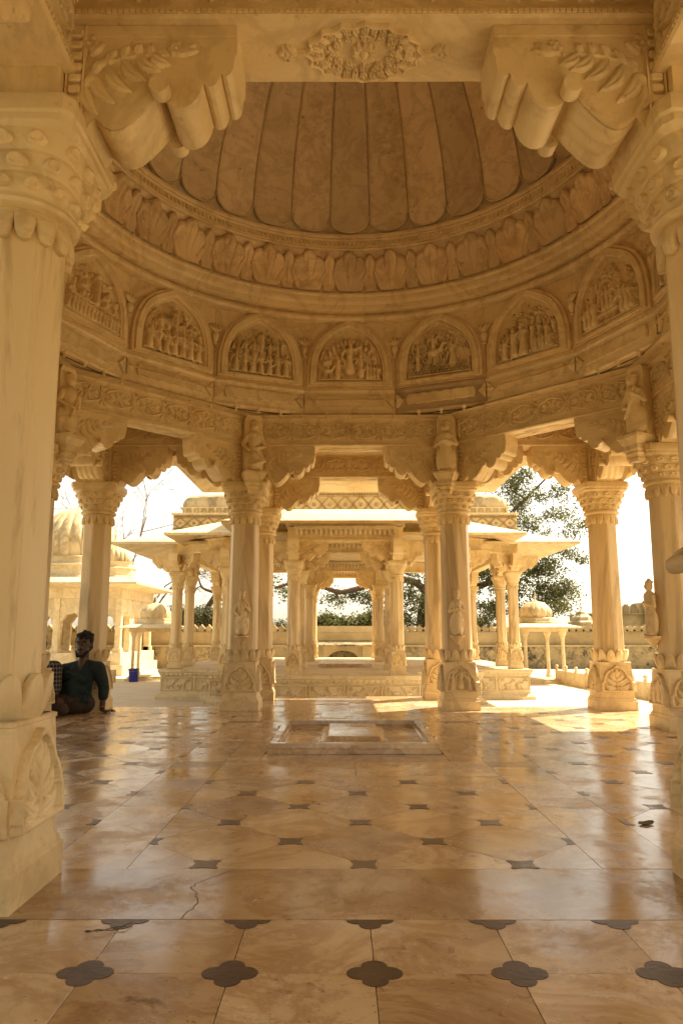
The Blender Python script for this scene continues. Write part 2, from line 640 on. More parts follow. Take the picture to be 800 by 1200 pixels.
    def mesh(s, name, depth, sink=0.004, fn=None, keep=None):
        """faces -y; fn maps (x,z,h) arrays to xyz"""
        H = np.clip(s.H, 0, None) ** 0.72 * depth - sink
        ny, nx = s.x.shape
        if fn:
            P = np.stack(fn(s.x, s.z, H), -1).reshape(-1, 3)
        else:
            P = np.stack([s.x, -H, s.z], -1).reshape(-1, 3)
        a = (s.H > 1e-4) if keep is None else keep
        f = a[:-1, :-1] | a[1:, :-1] | a[:-1, 1:] | a[1:, 1:]
        jj, ii = np.nonzero(f)
        k = jj * nx + ii
        quads = np.stack([k, k + 1, k + nx + 1, k + nx], -1)
        used = np.unique(quads)
        remap = np.zeros(ny * nx, dtype=np.int64)
        remap[used] = np.arange(len(used))
        quads = remap[quads]
        P = P[used]
        me = bpy.data.meshes.new(name)
        me.vertices.add(len(P))
        me.vertices.foreach_set('co', P.astype(np.float32).ravel())
        me.loops.add(quads.size)
        me.loops.foreach_set('vertex_index', quads.astype(np.int32).ravel())
        me.polygons.add(len(quads))
        me.polygons.foreach_set('loop_start', np.arange(0, quads.size, 4, dtype=np.int32))
        me.update(calc_edges=True)
        me.polygons.foreach_set('use_smooth', [True] * len(quads))
        me.validate()
        return me


# ------------------------------------------------------------------ one continuous sculpted body from tapered limbs
def blob(name, caps, voxel, mat, parent=None, loc=(0, 0, 0), rot=0.0, smooth=4, ells=()):
    mb = MB()
    for p0, p1, r0, r1 in caps:
        p0, p1 = Vector(p0), Vector(p1)
        d = p1 - p0
        q = d.to_track_quat('Z', 'Y').to_matrix().to_4x4() if d.length > 1e-6 else Matrix.Identity(4)
        L = d.length
        prof = []
        for i in range(6):
            a = -PI / 2 + PI / 2 * i / 5
            prof.append((max(1e-4, r0 * math.cos(a)), r0 * math.sin(a)))
        for i in range(6):
            a = PI / 2 * i / 5
            prof.append((max(1e-4, r1 * math.cos(a)), L + r1 * math.sin(a)))
        mb.lathe(prof, 14, 0, Matrix.Translation(p0) @ q)
    for c, r, *e in ells:
        mtx = (Matrix.Translation(c) @ e[0]) if e else Matrix.Translation(c)
        mb.ell((0, 0, 0), r, 16, 10, mtx)
    me = mb.mesh(name + '_raw', None)
    o = bpy.data.objects.new('tmp', me)
    COL.objects.link(o)
    md = o.modifiers.new('r', 'REMESH')
    md.mode = 'VOXEL'
    md.voxel_size = voxel
    ms = o.modifiers.new('s', 'SMOOTH')
    ms.iterations = smooth
    ms.factor = 0.5
    dg = bpy.context.evaluated_depsgraph_get()
    dg.update()
    me2 = bpy.data.meshes.new_from_object(o.evaluated_get(dg))
    me2.name = name
    bpy.data.objects.remove(o)
    me2.materials.clear()
    me2.polygons.foreach_set('use_smooth', [True] * len(me2.polygons))
    return link(name, me2, mat, parent, loc, rot)


# ================================================================== SETTING: ground
g = MB()
g.box(-900, 900, -900, 900, -0.6, -0.5)
structure(g.build('ground', M['soil']))
g = MB()
g.box(-14, 14, 1.5, 21.0, -0.5, -0.34)
g.box(-6.5, 6.5, -7.7, 1.5, -0.5, -0.34)
structure(g.build('courtyard_ground', M['court']))

# ================================================================== marble floor
FE = 3.12                                                    # edge of the square floor
floor = MB()
floor.box(-FE, FE, -FE, FE, -0.36, -0.012)
for a in range(4):
    floor.box(-1.5, 1.5, FE, 4.52, -0.36, -0.012, RZ(a * PI / 2))
floor.box(-1.5, 1.5, -7.5, -4.515, -0.36, -0.013)
floor_o = structure(floor.build('marble_floor', M['joint'], smooth=None))


def clip(poly, xa, xb, ya, yb):
    def half(p, f, ins):
        out = []
        for i in range(len(p)):
            a, b = p[i - 1], p[i]
            ia, ib = ins(a), ins(b)
            if ia != ib:
                out.append(f(a, b))
            if ib:
                out.append(b)
        return out

    def cx(v):
        return lambda a, b: (v, a[1] + (b[1] - a[1]) * (v - a[0]) / (b[0] - a[0]))

    def cy(v):
        return lambda a, b: (a[0] + (b[0] - a[0]) * (v - a[1]) / (b[1] - a[1]), v)
    for f, t in ((cx(xa), lambda p: p[0] >= xa), (cx(xb), lambda p: p[0] <= xb), (cy(ya), lambda p: p[1] >= ya), (cy(yb), lambda p: p[1] <= yb)):
        poly = half(poly, f, t)
        if len(poly) < 3:
            return []
    return poly


G = 0.0009
HX, HY = 0.2865, 0.297                                        # half diagonals of the diamond tiles


def area(p):
    return abs(sum(p[i - 1][0] * p[i][1] - p[i][0] * p[i - 1][1] for i in range(len(p)))) / 2


def tile(poly, mat='floor', name='floor_tile', dz=None):
    if len(poly) < 3 or area(poly) < 0.0015:
        return
    cx = sum(p[0] for p in poly) / len(poly)
    cy = sum(p[1] for p in poly) / len(poly)
    mb = MB()
    mb.flat([(x - cx, y - cy) for x, y in poly], -0.012, 0.0, 0.0011)
    o = mb.build(name, M[mat], floor_o, (cx, cy, rnd.uniform(-0.0004, 0.0004) if dz is None else dz), smooth=None)
    o.rotation_euler = (rnd.gauss(0, 0.0009), rnd.gauss(0, 0.0009), 0)
    return o


def inset(poly, d):
    cx = sum(p[0] for p in poly) / len(poly)
    cy = sum(p[1] for p in poly) / len(poly)
    out = []
    for x, y in poly:
        l = math.hypot(x - cx, y - cy)
        out.append((x - (x - cx) / l * d * 1.4, y - (y - cy) / l * d * 1.4))
    return out


def star_poly(r=0.066):
    """square inlay with hollowed sides, its four points on the diagonal joints"""
    q = []
    for k in range(4):
        a = k * PI / 2 + PI / 4
        for da, rr in ((-0.10, 1.0), (0.0, 0.93), (0.10, 1.0), (0.30, 0.72), (PI / 4, 0.60), (PI / 2 - 0.30, 0.72)):
            q.append((rr * r * math.cos(a + da), rr * r * math.sin(a + da)))
    return q


def quatre_poly(r=0.066):
    q = []
    d, lr = r * 0.56, r * 0.50
    for k in range(4):
        a = k * PI / 2
        cx, cy = d * math.cos(a), d * math.sin(a)
        for i in range(9):
            b = a - 1.69 + 3.38 * i / 8
            q.append((cx + lr * math.cos(b), cy + lr * math.sin(b)))
    return q


inlay_mesh = {}


def inlay(x, y, poly, box=None):
    p = [(x + a, y + b) for a, b in poly]
    if box:
        p = clip(p, *box)
        if len(p) < 3 or area(p) < 0.0006:
            return
    cx, cy = x, y
    full = box is None or len(p) == len(poly)
    key = len(poly) if full else None
    if key in inlay_mesh and key is not None:
        me = inlay_mesh[key]
    else:
        mb = MB()
        q = [(a - cx, b - cy) for a, b in p]
        n = len(q)
        mb.add([(a, b, 0.0) for a, b in q] + [(a, b, -0.012) for a, b in q], [tuple(range(n))] + [(i, i + n, (i + 1) % n + n, (i + 1) % n) for i in range(n)])
        me = mb.mesh('inlay', None)
        if key is not None:
            inlay_mesh[key] = me
    link('inlay', me, M['inlay_dark'] if len(poly) == 36 else M['inlay'], floor_o, (x, y, 0.0014))


def diamond_field(xa, xb, ya, yb, with_inlay=True):
    i0, i1 = int(xa / HX) - 2, int(xb / HX) + 2
    y_ref = -2.605
    j0, j1 = int((ya - y_ref) / HY) - 2, int((yb - y_ref) / HY) + 2
    sp = star_poly()
    for i in range(i0, i1 + 1):
        for j in range(j0, j1 + 1):
            x, y = i * HX, y_ref + j * HY
            if (i + j) % 2:                                   # centre of a diamond
                k = 1 - 0.0028
                p = [(x + HX * k, y), (x, y + HY * k), (x - HX * k, y), (x, y - HY * k)]
                tile(clip(p, xa + G, xb - G, ya + G, yb - G))
            elif with_inlay and xa - 0.05 < x < xb + 0.05 and ya - 0.05 < y < yb + 0.05:
                inlay(x, y, sp, (xa + G, xb - G, ya + G, yb - G))


def rects(xs, ys, skip=None, mat='floor'):
    for xa, xb in zip(xs[:-1], xs[1:]):
        for ya, yb in zip(ys[:-1], ys[1:]):
            if skip and skip((xa + xb) / 2, (ya + yb) / 2):
                continue
            tile([(xa + G, ya + G), (xb - G, ya + G), (xb - G, yb - G), (xa + G, yb - G)], mat)


BX, BX2 = 0.845, 1.155
BY = -2.655
diamond_field(-BX, BX, BY, -0.95)
for s in (-1, 1):
    a, b = sorted((s * BX2, s * 2.62))
    diamond_field(a, b, BY, 2.62)
    xs = sorted((s * BX, s * BX2))
    rects(xs, [BY, -1.72, -0.66])
    rects(xs, [-0.66, -0.46], mat='brownslab')
    rects(xs, [-0.46, 0.45, 1.4, 1.6], None)
    rects(xs, [1.6, 1.78], mat='brownslab')
    rects(xs, [1.78, 2.62])
    a, b = sorted((s * 2.62, s * (FE - 0.002)))
    rects([a, b], [BY, -1.6, -0.7, 0.3, 1.25, 2.0, 2.62])
rects([-BX, 0, BX], [-0.95, -0.47])
rects([-BX, -0.62, 0.62, BX], [-0.47, 0.4, 1.27], lambda x, y: abs(x) < 0.6)
rects([-0.62, 0.62], [-0.47, -0.18])
rects([-BX, -0.3, 0.3, BX], [1.27, 1.95, 2.62])
# threshold band between the near pair of columns
rects([-3.11, -1.32, 1.30, 3.11], [-3.1215, BY])
rects([-3.11, -2.2, -1.1, 0.0, 1.05, 2.15, 3.11], [2.62, 3.118])
# porch in front with square slabs and quatrefoil inlays
PX, PY = 0.356, 0.341
xs = [0.002 + PX * i for i in range(-4, 5)]
xs = [-1.498] + [x for x in xs if abs(x) < 1.47] + [1.498]
ys = [-7.48] + [-3.122 - PY * j for j in range(12, -1, -1)]
ys[-1] = -3.1225
rects(xs, ys)
for i in range(-4, 5):
    for j in range(0, 4):
        x, y = 0.002 + PX * i, -3.122 - PY * j
        if abs(x) < 1.4:
            inlay(x, y, quatre_poly(), (-1.49, 1.49, -4.5, -3.126) if j == 0 else None)
# rear and side porches: plain slabs
rects([-1.498, -0.75, 0.0, 0.75, 1.498], [3.123, 3.8, 4.515])
for s in (-1, 1):
    a = sorted((s * 3.123, s * 4.515))
    rects(a, [-1.498, -0.75, 0, 0.75, 1.498])
# hairline crack across the threshold slab
mb = MB()
cp0 = [(-0.552, -3.118), (-0.540, -3.06), (-0.528, -2.99), (-0.548, -2.90), (-0.575, -2.85), (-0.562, -2.80), (-0.51, -2.73), (-0.46, -2.66)]
cp = []
for (xa, ya), (xb, yb) in zip(cp0[:-1], cp0[1:]):
    for k in range(5):
        cp.append((xa + (xb - xa) * k / 5 + rnd.gauss(0, 0.0028), ya + (yb - ya) * k / 5))
cp.append(cp0[-1])
for (xa, ya), (xb, yb) in zip(cp[:-1], cp[1:]):
    mb.add([(xa - 0.0013, ya, 0.0013), (xa + 0.0013, ya, 0.0013), (xb + 0.0013, yb, 0.0013), (xb - 0.0013, yb, 0.0013)], [(0, 1, 2, 3)])
mb.build('crack', M['joint'], floor_o, smooth=None)

# ================================================================== cenotaph slab in the floor
cen = thing('cenotaph_slab', 'low moulded marble frame round a raised slab in the middle of the floor', 'cenotaph', (0, 0, 0))
mb = MB()
mb.box(-0.56, 0.56, -0.13, 1.21, 0.0, 0.022)
mb.build('panel_bed', M['brownslab'] if False else M['floor'], cen)


def rail_prof(L, w=0.085, h=0.070):
    m = MB()
    p = [(-w / 2, 0.0), (-w / 2, h * 0.4), (-w * 0.34, h * 0.55), (-w * 0.30, h), (w * 0.30, h), (w * 0.34, h * 0.55), (w / 2, h * 0.4), (w / 2, 0.0)]
    n = len(p)
    V = []
    for sg in (-1, 1):
        for y, z in p:
            V.append((sg * (L / 2 - (y + w / 2)), y, z))        # mitred ends (inner side shorter)
    F = [tuple(range(n - 1, -1, -1)), tuple(range(n, 2 * n))] + [(i, i + 1, i + 1 + n, i + n) for i in range(n - 1)]
    m.add(V, F)
    return m


for L, loc, r in ((1.21, (0, -0.13, 0.001), 0), (1.21, (0, 1.215, 0.001), PI), (1.43, (0.563, 0.5425, 0.001), PI / 2), (1.43, (-0.563, 0.5425, 0.001), -PI / 2)):
    rail_prof(L).build('frame_rail', M['floor'], cen, loc, r, smooth=None)
mb = MB()
sl = [(0.30, 0.0), (0.30, 0.03), (0.275, 0.042), (0.235, 0.05), (0.225, 0.085), (0.215, 0.09)]
V = []
for r, z in sl:
    for sx, sy in ((-1, -1), (1, -1), (1, 1), (-1, 1)):
        V.append((sx * r, sy * (r + 0.18), z))
F = [(q * 4 + i, q * 4 + (i + 1) % 4, q * 4 + 4 + (i + 1) % 4, q * 4 + 4 + i) for q in range(len(sl) - 1) for i in range(4)] + [tuple(len(sl) * 4 - 4 + i for i in range(4))]
mb.add(V, F)
o = mb.build('raised_slab', M['floor'], cen, (0, 0.57, 0.018), smooth=None)
o.scale = (0.86, 0.97, 0.62)
for sy, yy in ((-1, -0.165), ):
    r = Relief(-0.06, 0.06, 0, 0.06, 0.003)
    for k in range(-3, 4):
        a = PI / 2 + k * 0.42
        r.leaf(0, 0.0, 0.055 * math.cos(a), 0.055 * math.sin(a), 0.012, 1, 0.3)
    link('shell_ornament', r.mesh('shell_ornament', 0.014), M['floor'], cen, (0, yy - 0.004, 0.002))
for sx in (-1, 1):
    for yy in (0.25, 0.85):
        mb = MB()
        mb.ell((0, 0, 0), (0.025, 0.06, 0.02), 10, 6)
        mb.build('lotus_knob', M['floor'], cen, (sx * 0.60, yy, 0.05))

# ================================================================== the domed pavilion
pav = thing('domed_pavilion', 'open marble pavilion with carved columns and ribbed dome that surrounds the viewer', 'pavilion')
SOFF = 2.955                                                  # underside of the beams
SO8, CO8 = 1.2, 2.897


def scallop_ring(r0, z0, H, n, bulge=0.02, tip=0.012, point=2.2, per=14, rows=8, phase=0.0, taper=0.0):
    """petals round a shaft; H<0 hangs down"""
    mb = MB()

    def fn(u, v):
        a = phase + 2 * PI * u
        p = (u * n) % 1.0
        q = abs(2 * p - 1)                                    # 0 at the middle of a petal
        edge = max(0.0, 1 - q ** point) ** 0.62
        hh = H * (0.45 + 0.55 * edge)
        z = z0 + hh * v
        r = r0 - taper * v + bulge * math.sin(PI * min(1, v * 0.85)) * (0.35 + 0.65 * edge) + tip * v * v * edge + 0.005 * math.exp(-(q / 0.14) ** 2) * v + 0.004 * math.exp(-((q - 0.62) / 0.10) ** 2) * min(1, v * 2)
        if v > 0.999:
            r -= 0.0
        return (r * math.cos(a), r * math.sin(a), z)
    mb.grid(fn, n * per, rows, True)
    # inner return so that the petals have thickness
    mb.grid(lambda u, v: tuple((Vector(fn(u, 1.0)) * 1.0) - Vector((math.cos(phase + 2 * PI * u), math.sin(phase + 2 * PI * u), 0)) * 0.03 * v), n * per, 1, True)
    return mb


def shaft_mesh(z0, z1, r0, r1, n=8, rows=10):
    mb = MB()
    V = []
    F = []
    pts = []
    for k in range(n):
        a = PI / n + 2 * PI * k / n
        h = PI / n
        # a flat face with a narrow fillet groove at each arris
        for da, f in ((-h * 0.86, 1), (-h * 0.80, 1), (h * 0.80, 1), (h * 0.86, 1)):
            rr = 0.55 * math.cos(h) / math.cos(da) + 0.45 * 0.985
            pts.append((a + da, rr * (0.988 if abs(da) > h * 0.83 else 1.0)))
        pts.append((a + h, 0.992))
    m = len(pts)
    for q in range(rows + 1):
        t = q / rows
        r = r0 + (r1 - r0) * t
        for a, k in pts:
            V.append((r * k * math.cos(a), r * k * math.sin(a), z0 + (z1 - z0) * t))
    for q in range(rows):
        for i in range(m):
            j = (i + 1) % m
            F.append((q * m + i, q * m + j, (q + 1) * m + j, (q + 1) * m + i))
    mb.add(V, F)
    return mb


def lobed(x, z, w, h, inset_=0.0):
    """inside test of a cusped arch outline, base at z=0"""
    w = w - inset_
    h = h - inset_
    ang = np.arctan2(z, x)
    rr = np.sqrt((x / w) ** 2 + (z / h) ** 2)
    lim = 0.93 + 0.07 * np.abs(np.cos(ang * 4.5)) + 0.05 * np.exp(-((ang - PI / 2) / 0.12) ** 2)
    low = (np.abs(x) < w * 0.97) & (z < h * 0.38)
    return ((rr < lim) | low) & (z > inset_ * 0.8)


def base_panel(kind, w=0.176, h=0.275, res=0.0042):
    r = Relief(-w - 0.004, w + 0.004, 0.0, h + 0.02, res)
    out = lobed(r.x, r.z, w, h)
    inn = lobed(r.x, r.z, w, h, 0.022)
    rr = random.Random(kind)
    field = Relief(-w - 0.004, w + 0.004, 0.0, h + 0.02, res)
    if kind in (1, 3):
        f = field
        f.cap(0, 0.02, 0, h * 0.72, 0.008, 0.006, 0.9)
        f.leaf(0, h * 0.55, 0, h * 0.95, 0.028, 1.0)
        for s in (-1, 1):
            f.leaf(0, h * 0.42, s * w * 0.40, h * 0.80, 0.026, 1.0, 0.35, s * -0.1)
            f.leaf(0, h * 0.28, s * w * 0.66, h * 0.58, 0.030, 1.0, 0.35, s * -0.12)
            f.leaf(0, h * 0.12, s * w * 0.80, h * 0.34, 0.030, 1.0, 0.35, s * -0.12)
            f.leaf(0, h * 0.05, s * w * 0.72, h * 0.12, 0.022, 1.0, 0.35)
            f.flower(s * w * 0.36, h * 0.62, 0.024, 6, 1.0)
            f.flower(s * w * 0.62, h * 0.22, 0.022, 6, 0.9)
            f.scroll(s * w * 0.30, h * 0.22, 0.03, 1.2, 0, 0.006, 0.8, s)
            f.leaf(s * w * 0.15, h * 0.60, s * w * 0.30, h * 0.90, 0.016, 0.8)
        if kind == 3:
            f.flower(0, h * 0.55, 0.045, 8, 1.1)
    else:
        f = field
        for s, st in ((-0.5, 0), (0.5, 1), (0.0, 0)):
            f.figure(s * w * 1.02, 0.03 + (0.02 if s == 0 else 0), h * (0.72 if s == 0 else 0.62), 1.0, -1 if s > 0 else 1, st, rr)
        f.flower(-w * 0.55, h * 0.82, 0.022, 6, 0.7)
        f.flower(w * 0.55, h * 0.82, 0.022, 6, 0.7)
    H = np.where(out, 1.0, 0.0)
    H = np.where(inn, 0.12 + 0.78 * np.clip(field.H, 0, 1.1), H)
    r.H = H
    return r.mesh('carved_panel', 0.042, 0.002, keep=out)


panel_mesh = {k: base_panel(k) for k in (1, 2, 3)}


def capital_leaves(tiers, n=12, single=False):
    mb = MB()
    each = []
    for z, r, h, off, e in tiers:
        for k in range(n):
            a = 2 * PI * (k + off) / n
            c, d = math.cos(a), math.sin(a)
            rr = r / (abs(c) ** e + abs(d) ** e) ** (1 / e)
            w = PI * r / n * (0.80 if abs(math.sin(2 * a)) < 0.7 else 0.62)
            gx, gy = math.copysign(abs(c) ** (e - 1), c), math.copysign(abs(d) ** (e - 1), d)
            gl = math.hypot(gx, gy)
            gx, gy = gx / gl, gy / gl

            def fn(u, v, rr=rr, h=h, z=z, w=w, c_=c, d_=d, nx_=gx, ny_=gy):
                th = 2 * PI * u
                q = v
                x = w * q * math.cos(th)
                y = h * 0.5 * q * math.sin(th) * (1.0 + 0.25 * math.sin(th))
                ridge = 0.5 + 0.5 * math.cos(th * 5)
                b = 0.018 * math.sqrt(max(0, 1 - q * q)) * (0.75 + 0.4 * ridge * q) + (0.010 if 0.55 < q < 0.95 else 0.0)
                p = Vector((b - 0.007 + 0.22 * y, x, 0))
                return (rr * c_ + p.x * nx_ - p.y * ny_, rr * d_ + p.x * ny_ + p.y * nx_, z + y)
            (mb if not single else MB()).grid(fn, 20, 5, True) if not single else each.append(MB().grid(fn, 20, 5, True))
    return each if single else mb


FIG_CAPS = []


def devotee(name, h, parent, loc, rot, arms=0):
    """standing carved attendant, about h high, facing -y"""
    s = h / 0.48
    cp = [((-0.028, 0, 0.02), (-0.03, 0, 0.16), 0.022, 0.032), ((0.028, 0, 0.02), (0.03, 0, 0.16), 0.022, 0.032),
          ((0, 0, 0.05), (0, 0.0, 0.21), 0.055, 0.045), ((0, 0, 0.22), (0, -0.002, 0.335), 0.040, 0.052),
          ((0, -0.002, 0.34), (0, -0.004, 0.40), 0.022, 0.020),
          ((-0.05, 0, 0.335), (-0.078, 0.0, 0.25), 0.020, 0.017), ((0.05, 0, 0.335), (0.078, 0.0, 0.25), 0.020, 0.017)]
    if arms == 0:
        cp += [((-0.078, 0, 0.25), (-0.012, -0.055, 0.285), 0.016, 0.014), ((0.078, 0, 0.25), (0.012, -0.055, 0.285), 0.016, 0.014)]
    elif arms == 1:
        cp += [((-0.078, 0, 0.25), (-0.03, -0.06, 0.21), 0.016, 0.014), ((0.078, 0, 0.25), (0.03, -0.055, 0.31), 0.016, 0.014), ((-0.03, -0.06, 0.13), (0.05, -0.05, 0.36), 0.008, 0.008)]
    elif arms == 3:      # drummer
        cp += [((-0.078, 0, 0.25), (-0.06, -0.06, 0.22), 0.016, 0.014), ((0.078, 0, 0.25), (0.06, -0.06, 0.22), 0.016, 0.014), ((-0.075, -0.065, 0.19), (0.075, -0.065, 0.19), 0.030, 0.030)]
    else:
        cp += [((-0.078, 0, 0.25), (-0.05, -0.05, 0.19), 0.016, 0.014), ((0.078, 0, 0.25), (0.02, -0.06, 0.22), 0.016, 0.014), ((0.0, -0.03, 0.16), (0.055, -0.05, 0.10), 0.03, 0.022), ((0.055, -0.05, 0.10), (-0.02, -0.045, 0.06), 0.022, 0.016)]
    el = [((0, -0.006, 0.425), (0.032, 0.036, 0.042)), ((0, -0.042, 0.42), (0.006, 0.010, 0.008)), ((0, 0.002, 0.462), (0.036, 0.036, 0.016)), ((0, 0, 0.478), (0.018, 0.018, 0.018)),
          ((-0.028, -0.03, 0.015), (0.022, 0.035, 0.014)), ((0.028, -0.03, 0.015), (0.022, 0.035, 0.014)), ((-0.05, 0.01, 0.12), (0.025, 0.03, 0.10)), ((0.05, 0.01, 0.12), (0.025, 0.03, 0.10))]
    cp = [(tuple(Vector(a) * s), tuple(Vector(b) * s), r0 * s, r1 * s) for a, b, r0, r1 in cp]
    el = [(tuple(Vector(c) * s), tuple(Vector(r) * s)) for c, r in el]
    return blob(name, cp, 0.0055 * s, M['marble'], parent, loc, rot, 2, el)


def corbel(parent, loc, rot, r=0.075, h=0.10):
    mb = MB()
    mb.lathe([(0.012, -h), (0.022, -h * 0.93), (0.030, -h * 0.7), (r * 0.7, -h * 0.42), (r * 0.95, -h * 0.22), (r * 1.05, -h * 0.18), (r * 1.05, 0), (0.001, 0.0)], 20)
    return mb.build('figure_corbel', M['marble'], parent, loc, rot)


def make_column(parent, loc, panels=(1, 2, 1, 3), fig=None, near=False, simple=False, rot=0.0, sc=None, shaft_mat='shaft'):
    """column: the shaft is the part, everything on it a sub-part"""
    root = link('column', SHAFT, M[shaft_mat], parent, loc, rot, sc)
    link('plinth', PLINTH, M['marble'], root)
    link('collar', COLLAR, M['marble'], root)
    link('petal_band', PETALS, M['marble'], root)
    link('capital', CAPITAL, M['marble'], root)
    for k in range(4):
        a = k * PI / 2
        q = link('carved_panel', panel_mesh[panels[k]], M['marble'], root)
        q.matrix_local = RZ(a) @ T(0, -0.178, 0.195) @ Matrix.Rotation(rad(-4.0), 4, 'X')
    if near:
        for me in NEARLEAF:
            link('carved_leaf', me, M['marble'], root)
    elif not simple:
        stuff(link('capital_leaves', CAPLEAF, M['marble'], root))
    return root


SHAFT = shaft_mesh(0.56, 2.10, 0.172, 0.160, 8).mesh('shaft', 20)
mb = MB()
mb.lathe([(0.001, 0.0), (0.208, 0.0), (0.208, 0.098), (0.205, 0.102), (0.198, 0.108), (0.196, 0.122), (0.186, 0.134), (0.183, 0.140), (0.183, 0.186), (0.180, 0.192), (0.172, 0.45), (0.168, 0.497), (0.172, 0.500), (0.172, 0.512), (0.16, 0.516)], 4, PI / 4, apothem=True)
for k in range(4):                                            # chamfered corner leaves
    mb.lathe([(0.03, 0.19), (0.034, 0.24), (0.022, 0.40), (0.004, 0.46)], 8, 0, T(0.150 * (1 if k in (0, 3) else -1), 0.150 * (1 if k < 2 else -1), 0))
PLINTH = mb.mesh('plinth', 30)
COLLAR = scallop_ring(0.170, 0.510, 0.140, 12, 0.022, 0.018, 1.45).mesh('collar', 60)
PETALS = scallop_ring(0.160, 2.165, -0.115, 14, 0.020, 0.006).mesh('petal_band', 60)
mb = MB()
cp_ = [(0.15, 2.16, 2), (0.178, 2.162, 2), (0.192, 2.170, 2), (0.197, 2.182, 2), (0.192, 2.196, 2), (0.178, 2.204, 2), (0.176, 2.212, 2.1), (0.184, 2.235, 2.3), (0.190, 2.262, 2.4), (0.188, 2.268, 2.5), (0.199, 2.272, 2.6), (0.210, 2.325, 2.9), (0.208, 2.332, 3), (0.218, 2.336, 3.2), (0.232, 2.40, 3.8), (0.230, 2.408, 4), (0.240, 2.414, 5), (0.246, 2.424, 8), (0.246, 2.448, 10), (0.254, 2.456, 14), (0.254, 2.505, 20), (0.248, 2.518, 20), (0.001, 2.519, 20)]
mb.lathe([(r, z) for r, z, e in cp_], 48, PI / 48, sup=[e for r, z, e in cp_])
CAPITAL = mb.mesh('capital', 30)
TIERS = ([(2.238, 0.184, 0.046, 0.0, 2.2), (2.300, 0.204, 0.054, 0.5, 2.8), (2.368, 0.224, 0.056, 0.0, 3.4)])
CAPLEAF = capital_leaves(TIERS).mesh('capital_leaves', 60)
NEARLEAF = [q_.mesh('carved_leaf', 60) for q_ in capital_leaves(TIERS, single=True)]

# pier above the capital
mb = MB()
mb.box(-0.165, 0.165, -0.165, 0.165, 2.516, 3.284)
PIER = mb.mesh('pier', None)

# --- scalloped bracket (u outwards, v down from the soffit)
BR = [(0.15, 0), (0.15, .434), (.25, .434), (.265, .405), (.285, .380), (.30, .395), (.32, .415), (.345, .427), (.375, .425), (.405, .407), (.435, .378), (.47, .338), (.50, .298), (.520, .268), (.531, .262),
      (.534, .283), (.546, .311), (.564, .330), (.588, .340), (.612, .338), (.636, .324), (.655, .302), (.668, .272), (.674, .244), (.681, .236), (.686, .246), (.698, .252), (.714, .249), (.727, .238), (.735, .220), (.739, .200), (.744, .196), (.750, .206), (.763, .208), (.776, .200), (.786, .184), (.790, .160), (.792, .128), (.80, .112), (.80, 0)]
mb = MB()
mb.prism([(u, -v) for u, v in BR][::-1], -0.118, 0.118)
# rolled scroll in the notch
for s in (-1, 1):
    mb.lathe([(0.001, 0.0), (0.014, 0.0), (0.016, -0.006), (0.034, -0.008), (0.036, 0.0), (0.036, 0.05), (0.001, 0.05)], 16, 0, T(0.531, s * 0.135, -0.292) @ Matrix.Rotation(-s * PI / 2, 4, 'X'))
# flat fillet along the top
mb.box(0.15, 0.797, -0.127, 0.127, -0.045, -0.002)
BRACKET = mb.mesh('bracket', 28)
r = Relief(0.15, 0.80, -0.44, 0.0, 0.0052)
r.scroll(0.205, -0.335, 0.030, 1.3, 1.0, 0.009, 0.8)
r.path([(0.21, -0.31), (0.235, -0.26), (0.26, -0.20), (0.32, -0.15), (0.42, -0.125), (0.54, -0.120)], 0.006, 0.45)
for k, (x, z, a, L) in enumerate(((0.24, -0.25, -1.15, 0.13), (0.27, -0.20, -0.95, 0.15), (0.32, -0.165, -0.85, 0.15), (0.375, -0.14, -0.75, 0.13), (0.43, -0.125, -0.62, 0.11), (0.48, -0.12, -0.50, 0.09))):
    r.leaf(x, z, x + L * math.cos(a), z + L * math.sin(a), 0.026, 1.0, 0.45, -0.14)
    r.leaf(x, z, x + 0.5 * L * math.cos(a + 1.9), z + 0.5 * L * math.sin(a + 1.9), 0.017, 0.85, 0.4, 0.1)
r.flower(0.245, -0.075, 0.045, 6, 1.0)
r.leaf(0.25, -0.12, 0.31, -0.07, 0.018, 0.8)
r.flower(0.575, -0.095, 0.036, 6, 0.9)
r.leaf(0.57, -0.12, 0.65, -0.075, 0.016, 0.8)
r.leaf(0.57, -0.12, 0.66, -0.105, 0.014, 0.8)
BRLEAF = r.mesh('leaf_carving', 0.022, 0.003)
# acanthus wrapped under the lowest lobe
mb = MB()


def under(u, v):
    t = 0.285 + 0.225 * v
    y = (u - 0.5) * 2
    # height of the lobe under side
    vv = float(np.interp(t, [p[0] for p in BR[4:14]], [p[1] for p in BR[4:14]]))
    ridge = 0.010 * (0.5 + 0.5 * math.cos(y * 11 + 3.5 * v)) * (1 - abs(y) ** 4) + 0.004
    return (t, y * 0.112, -vv - ridge * math.sin(PI * (0.12 + 0.76 * v)))


mb.grid(under, 28, 12)
BRUNDER = mb.mesh('acanthus_lobe', 60)

mb = MB()
for k in range(9):
    mb.box(-0.024, 0.024, -0.018, 0.012, 0.012 + k * 0.046, 0.043 + k * 0.046, ch=0.006)
mb.box(-0.034, -0.027, -0.014, 0.01, 0.0, 0.43)
mb.box(0.027, 0.034, -0.014, 0.01, 0.0, 0.43)
LADDER = mb.mesh('rung_moulding', None)


